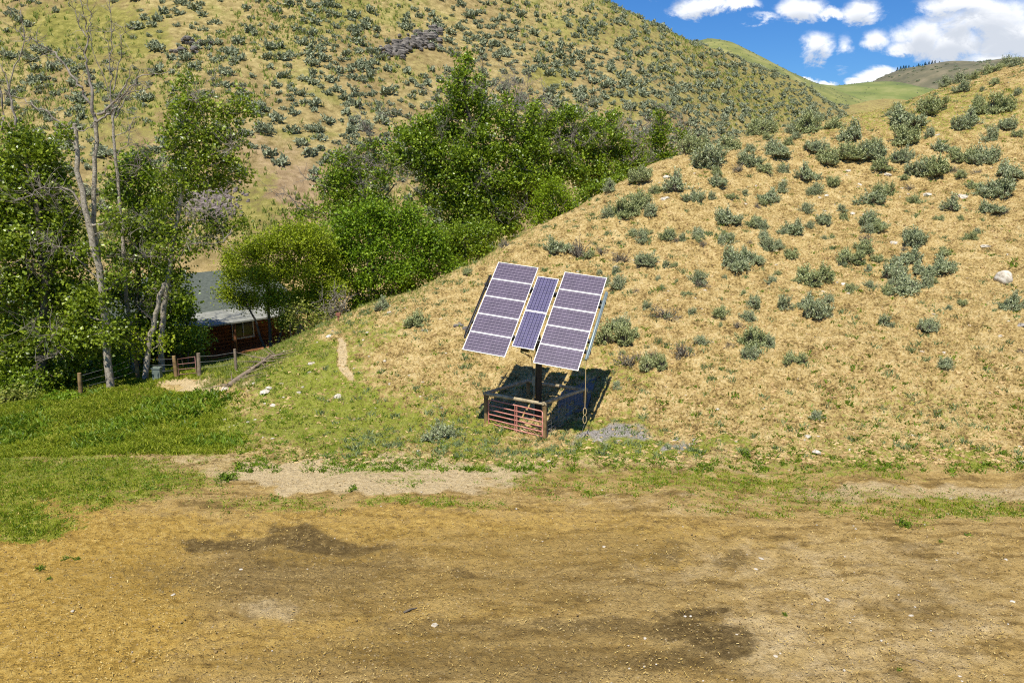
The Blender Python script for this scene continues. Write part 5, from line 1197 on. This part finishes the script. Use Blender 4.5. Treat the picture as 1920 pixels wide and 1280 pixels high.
for px, py, w, lb in ((348, 98, 26, 'small brown rock outcrop high on the far hillside above the left trees'), (375, 82, 20, 'dark rock cluster beside the small brown outcrop on the far hillside')):
    a = Acc(); c0 = hit(px, py, 60)
    for k in range(26): rock_mesh(a, c0 + rr_.randn(3) * [.9, .6, .25], rr_.uniform(.2, .5), rr_, .7, 2)
    tag(a.build('rock_outcrop', M['rock_dark']), lb, 'outcrop')

# small stones everywhere on the slope, gravel patch, clods (nobody could count them)
def scatter(n, seed, umin, umax, ymin, ymax, fn, pw=1.0):
    rng = np.random.RandomState(seed); U = rng.uniform(umin, umax, n); Y = np.exp(rng.uniform(math.log(ymin), math.log(ymax), n)); X = U * Y
    Z = H(X, Y); PX, PY = project(X, Y, Z); k = rng.rand(n) < fn(X, Y, PX, PY)
    return X[k], Y[k], Z[k], PX[k], PY[k]
PEB = []
for k in range(12):
    a = Acc(); rock_mesh(a, (0, 0, 0), 1, rr_, .55, 1); PEB.append((np.vstack(a.v), [f for f, _ in a.f]))
def pebbles(name, X, Y, Z, rmin, rmax, mat, label, seed, pw=3):
    rng = np.random.RandomState(seed); a = Acc(); kk = rng.randint(0, 12, len(X)); R = rmin + (rmax - rmin) * rng.rand(len(X)) ** pw
    for k in range(12):
        m_ = kk == k; n = m_.sum()
        if not n: continue
        v, fs = PEB[k]; th = rng.rand(n) * 6.28; c, s = np.cos(th), np.sin(th)
        vv = np.stack([v[None, :, 0] * c[:, None] - v[None, :, 1] * s[:, None], v[None, :, 0] * s[:, None] + v[None, :, 1] * c[:, None], np.repeat(v[None, :, 2], n, 0)], -1) * R[m_][:, None, None]
        vv = vv + np.stack([X[m_], Y[m_], Z[m_] + .015 + R[m_] * .25], -1)[:, None, :]
        b0 = a.n; a.v.append(vv.reshape(-1, 3)); a.n += n * len(v); off = (np.arange(n) * len(v) + b0)
        for f in fs: a.f.append(((f[None] + off[:, None, None]).reshape(-1, f.shape[1]), False))
    tag(a.build(name, M[mat]), label, 'stones', kind='stuff')
hillf = lambda X, Y, PX, PY: ((PY < 870) & (PY > 90) & (Y < 66)) * (sstep(430, 700, PX) * .45 + .55 * sstep(1000, 1300, PX))
pebbles('clods', *scatter(110000, 81, -.45, .72, 21, 66, hillf)[:3], .025, .10, 'rock_tan', 'tan clods and stone chips strewn over the near slope', 1, 4)
pebbles('pale_stones', *scatter(9000, 82, -.45, .72, 22, 64, lambda X, Y, PX, PY: hillf(X, Y, PX, PY) * .22 + .25 * ((PX > 420) & (PX < 900) & (PY > 620) & (PY < 850)))[:3], .02, .10, 'rock_pale', 'small whitish stones strewn over the near slope', 2, 3)
pebbles('yard_stones', *scatter(16000, 83, -.72, .72, 11, 24, lambda X, Y, PX, PY: (PY > 860) * (.012 + .035 * sstep(900, 1500, PX)))[:3], .006, .035, 'rock_pale', 'tiny pale stones on the dirt yard', 3, 4)
pebbles('yard_clods', *scatter(30000, 84, -.72, .72, 11, 24, lambda X, Y, PX, PY: (PY > 900) * .18)[:3], .006, .035, 'yard_clod', 'small dirt clods on the yard', 4, 4)
gvf = lambda X, Y, PX, PY: (((PX - 1150) / 66) ** 2 + ((PY - 819) / 13) ** 2 < 1) | (((PX - 1278) / 38) ** 2 + ((PY - 828) / 9) ** 2 < 1)
pebbles('gravel', *scatter(90000, 85, .08, .30, 23, 29, lambda X, Y, PX, PY: gvf(X, Y, PX, PY) * .6 * sstep(.2, .5, fbm(X * 2, Y * 2, 87, 2) + .5))[:3], .015, .06, 'gravel', 'patch of grey gravel at the toe of the slope right of the corral', 5, 2)

# ---------------------------------------------------------------- grasses
def grass(name, X, Y, Z, nb, h, wd, spread, mat, label, seed, lean=.5):
    rng = np.random.RandomState(seed); n = len(X); m_ = n * nb
    bx_ = np.repeat(X, nb) + rng.randn(m_) * spread; by_ = np.repeat(Y, nb) + rng.randn(m_) * spread; bz_ = np.repeat(Z, nb) - .01
    hh = np.repeat(h * (.5 + rng.rand(n)), nb) * (.5 + .6 * rng.rand(m_)); th = rng.rand(m_) * 6.28; ph_ = rng.rand(m_) * 6.28
    w = wd * (.7 + .6 * rng.rand(m_)); dx, dy = np.cos(th) * w / 2, np.sin(th) * w / 2; lx, ly = np.cos(ph_) * hh * lean, np.sin(ph_) * hh * lean
    b1 = np.stack([bx_ - dx, by_ - dy, bz_], -1); b2 = np.stack([bx_ + dx, by_ + dy, bz_], -1)
    m1 = np.stack([bx_ + dx * .8 + lx * .4, by_ + dy * .8 + ly * .4, bz_ + hh * .6], -1); m0 = np.stack([bx_ - dx * .8 + lx * .4, by_ - dy * .8 + ly * .4, bz_ + hh * .6], -1); tp = np.stack([bx_ + lx, by_ + ly, bz_ + hh], -1)
    v = np.stack([b1, b2, m1, tp, m0], 1).reshape(-1, 3); f = np.arange(m_ * 5).reshape(-1, 5)
    a = Acc(); a.add(v, f); tag(a.build(name, M[mat]), label, 'grass', kind='stuff')
def gm(X, Y, PX, PY):
    z = H(X, Y); return zone_masks(X, Y, z)
def notrail(X, Y, PX, PY):
    return (np.abs(PX - (632 + (PY - 630) * .28 + 5 * np.sin(PY * .09))) > 8) | (PY < 630) | (PY > 720)
def greenf(k, lo=.12, pw=1.5):
    def f(X, Y, PX, PY):
        zz = gm(X, Y, PX, PY); g = zz[0] * (1 - .9 * np.clip(zz[2] * 1.6 - .5, 0, 1)); n_ = fbm(X * 1.3, Y * 1.3, 91, 3) + .5
        return np.clip((g - lo), 0, 1) ** pw * k * sstep(.25, .6, n_ + g * .35)
    return f
s = scatter(90000, 91, -.75, .72, 17, 50, greenf(1.1)); grass('green_grass', *s[:3], 7, .10, .022, .07, 'grass', 'short green grass on the yard edge and the foot of the slope', 11)
s = scatter(42000, 92, -.75, -.28, 25, 42, lambda X, Y, PX, PY: (((PX - 380) / 85) ** 2 + ((PY - 724) / 13) ** 2 > 1) * ((PY > 690) & (PY < 885 + 60 * fbm(X * .5, Y * .5, 88, 3))) * sstep(480, 330, PX + 160 * fbm(X * .6, Y * .6, 89, 3)) * .6); grass('weedy_bank', *s[:3], 8, .13, .04, .09, 'grass', 'thick green weeds and grass covering the bank below the left trees', 12, .9)
s = scatter(9000, 93, -.75, -.3, 26, 39, lambda X, Y, PX, PY: ((PY > 735) & (PY < 860) & (PX < 440)) * sstep(-.05, .2, fbm(X * .5, Y * .5, 95, 3)) * .4); grass('broad_weeds', *s[:3], 9, .20, .09, .15, 'weed', 'broad leaved dark green weeds among the bank grass', 13, .8)
s = scatter(75000, 94, -.45, .72, 22, 66, lambda X, Y, PX, PY: notrail(X, Y, PX, PY) * ((PY < 870) & (PX > 440)) * np.clip(.10 + .5 * sstep(.0, .22, fbm(X * .35, Y * .35, 96, 3)) + .4 * (PY < 300), 0, 1) * .42); grass('dry_grass', *s[:3], 6, .13, .03, .07, 'drygrass', 'thin straw coloured grass over the near slope', 14)
s = scatter(9000, 95, -.4, .72, 22, 60, lambda X, Y, PX, PY: notrail(X, Y, PX, PY) * ((PY < 885) & (PX > 440)) * (.34 + 1.3 * sstep(620, 800, PY) + .25 * (PX < 900)) * (.4 + 1.2 * np.clip(fbm(X * .6, Y * .6, 97, 3) + .1, 0, .5))); grass('hill_weeds', *s[:3], 22, .11, .045, .085, 'weed', 'small green weeds dotted over the near slope', 15, 1.0)
s = scatter(9000, 104, -.4, .72, 22, 60, lambda X, Y, PX, PY: notrail(X, Y, PX, PY) * ((PY < 860) & (PX > 600)) * (.26 + .45 * sstep(1500, 1150, PX) * (PY > 400)) * (.5 + np.clip(2 * fbm(X * .5, Y * .5, 105, 3), -.3, .5))); grass('sage_seedlings', *s[:3], 30, .17, .035, .09, 'sage_tuft', 'small grey-green seedling tufts between the sagebrush on the near slope', 18, .7)
s = scatter(15000, 106, -.75, .72, 15, 26, lambda X, Y, PX, PY: ((PY > 860) & (PY < 1010)) * np.clip(gm(X, Y, PX, PY)[0] * 1.2 - .1, 0, 1)); grass('yard_weeds', *s[:3], 16, .05, .035, .09, 'weed', 'low green weeds creeping over the yard edge', 19, 1.3)
s = scatter(60000, 96, -.8, .42, 66, 190, lambda X, Y, PX, PY: (PY < 460) * np.clip(.30 + 2.6 * fbm(X * .06, Y * .04, 98, 3), .02, 1) * .8); grass('bunch_grass', *s[:3], 6, .50, .13, .12, 'fargrass', 'tufts of bunch grass over the far hillside', 16, .45)
# crest fringe of tall grass on the near hill's left shoulder
s = scatter(15000, 97, -.42, .12, 30, 46, lambda X, Y, PX, PY: notrail(X, Y, PX, PY) * ((PY < 730) & (PX < 1000)) * sstep(.0, .35, fbm(X * .7, Y * .7, 99, 2) + .5 - (PY - (724 - (PX - 430) * .52)) / 60)); grass('tall_grass', *s[:3], 6, .17, .022, .06, 'fargrass', 'taller pale grass along the left shoulder of the near hill', 17, .35)

# straw bits lying on the yard
s = scatter(22000, 101, -.72, .72, 10.5, 23, lambda X, Y, PX, PY: (PY > 905) * (.25 + .6 * sstep(-.1, .2, fbm(X * .6, Y * .6, 102, 3))))
rng = np.random.RandomState(103); n = len(s[0]); th = rng.rand(n) * 6.28; L = .008 + .022 * rng.rand(n) ** 2; wd = .004 + .004 * rng.rand(n)
dx, dy = np.cos(th) * L, np.sin(th) * L; ex, ey = -np.sin(th) * wd, np.cos(th) * wd; z0 = s[2] + .05 + .02 * rng.rand(n); z1 = z0 + .015 * rng.randn(n)
v = np.stack([np.stack([s[0] - dx - ex, s[1] - dy - ey, z0], -1), np.stack([s[0] + dx - ex, s[1] + dy - ey, z1], -1), np.stack([s[0] + dx + ex, s[1] + dy + ey, z1 + .003], -1), np.stack([s[0] - dx + ex, s[1] - dy + ey, z0 + .003], -1)], 1).reshape(-1, 3)
a = Acc(); a.add(v, np.arange(4 * n).reshape(-1, 4)); tag(a.build('straw', M['straw']), 'bits of yellow straw strewn over the dirt yard', 'straw', kind='stuff')

# sticks on the yard
for pxa, pya, pxb, pyb, r, lb, mt in ((757, 1150, 782, 1141, .022, 'dark stick lying on the middle of the dirt yard', 'bark_dark'), (1707, 1238, 1733, 1245, .012, 'thin pale stick at the lower right of the dirt yard', 'dead_wood'), (205, 770, 250, 742, .03, 'pale dead branch lying on the green bank below the fence', 'dead_wood')):
    p0, p1 = hit(pxa, pya), hit(pxb, pyb); q = Acc(); q.tube([p0 + [0, 0, .03], (p0 + p1) / 2 + [0, 0, .05], p1 + [0, 0, .03]], [r, r * .9, r * .5], 6); tag(q.build('stick', M[mt]), lb, 'stick')

# ---------------------------------------------------------------- conifers on the distant ridges
def conifer_proto(seed):
    rng = np.random.RandomState(seed); la = Acc(); sa = Acc(); sa.tube([[0, 0, -.6], [0, 0, 1]], [.03, .005], 5)
    n = 420; z = rng.rand(n) ** .8; r = (1 - z) * .38 * (.4 + .6 * rng.rand(n)); th = rng.rand(n) * 6.28
    leaf_quads(la, np.stack([r * np.cos(th), r * np.sin(th), .08 + z * .92], -1), .09, rng, .5, .3); return la, sa
protos['con'] = []
for k in range(3):
    la, sa = conifer_proto(200 + k); protos['con'].append((la, sa, 'conifer'))
rc = np.random.RandomState(33)
def ridge_at(px):
    Z_c = np.array([[1520, 215], [1600, 178], [1640, 157], [1665, 140], [1690, 130], [1720, 126], [1755, 119], [1775, 121], [1795, 127], [1830, 119], [1850, 115], [1880, 121]]); return np.interp(px, Z_c[:, 0], Z_c[:, 1])
for px in [1683, 1688, 1694, 1699, 1704, 1707, 1713, 1718, 1722, 1726, 1730, 1734, 1737, 1741, 1745, 1748, 1753, 1760, 1768, 1774, 1779, 1784, 1789, 1793, 1798, 1802, 1806, 1811, 1815, 1820, 1824, 1836, 1868, 1672]:
    p = W(px + rc.uniform(-1, 1), ridge_at(px), 1000 + rc.uniform(-10, 10)); p[2] -= 3.0
    place('con', rc.randint(3), 'conifer_tree', tuple(p), rc.uniform(4.0, 7.5), rc.rand() * 6, 'tiny dark conifer on the skyline of the distant grey-brown mountain', 'conifer', 'conifers on the distant mountain')
for px, py, s_ in ((1421, 124, 3.6), (1428, 128, 3.0), (1451, 139, 3.4)):
    p = W(px, py, 395); p[2] -= 1.2
    place('con', rc.randint(3), 'conifer_tree', tuple(p), s_, 0, 'lone dark conifer on the green ridge line under the left clouds', 'conifer', 'conifers on the green ridge')
for px, py, s_, Y in ((1637, 158, 4.0, 640), (1350, 190, 3.2, 152), (1477, 170, 2.6, 240)):
    if Y == 640:
        p = W(px, py, Y); p[2] -= 1.5; place('con', 0, 'conifer_tree', tuple(p), s_, 0, 'single tiny dark conifer on the saddle of the distant green meadow hill', 'conifer', None)
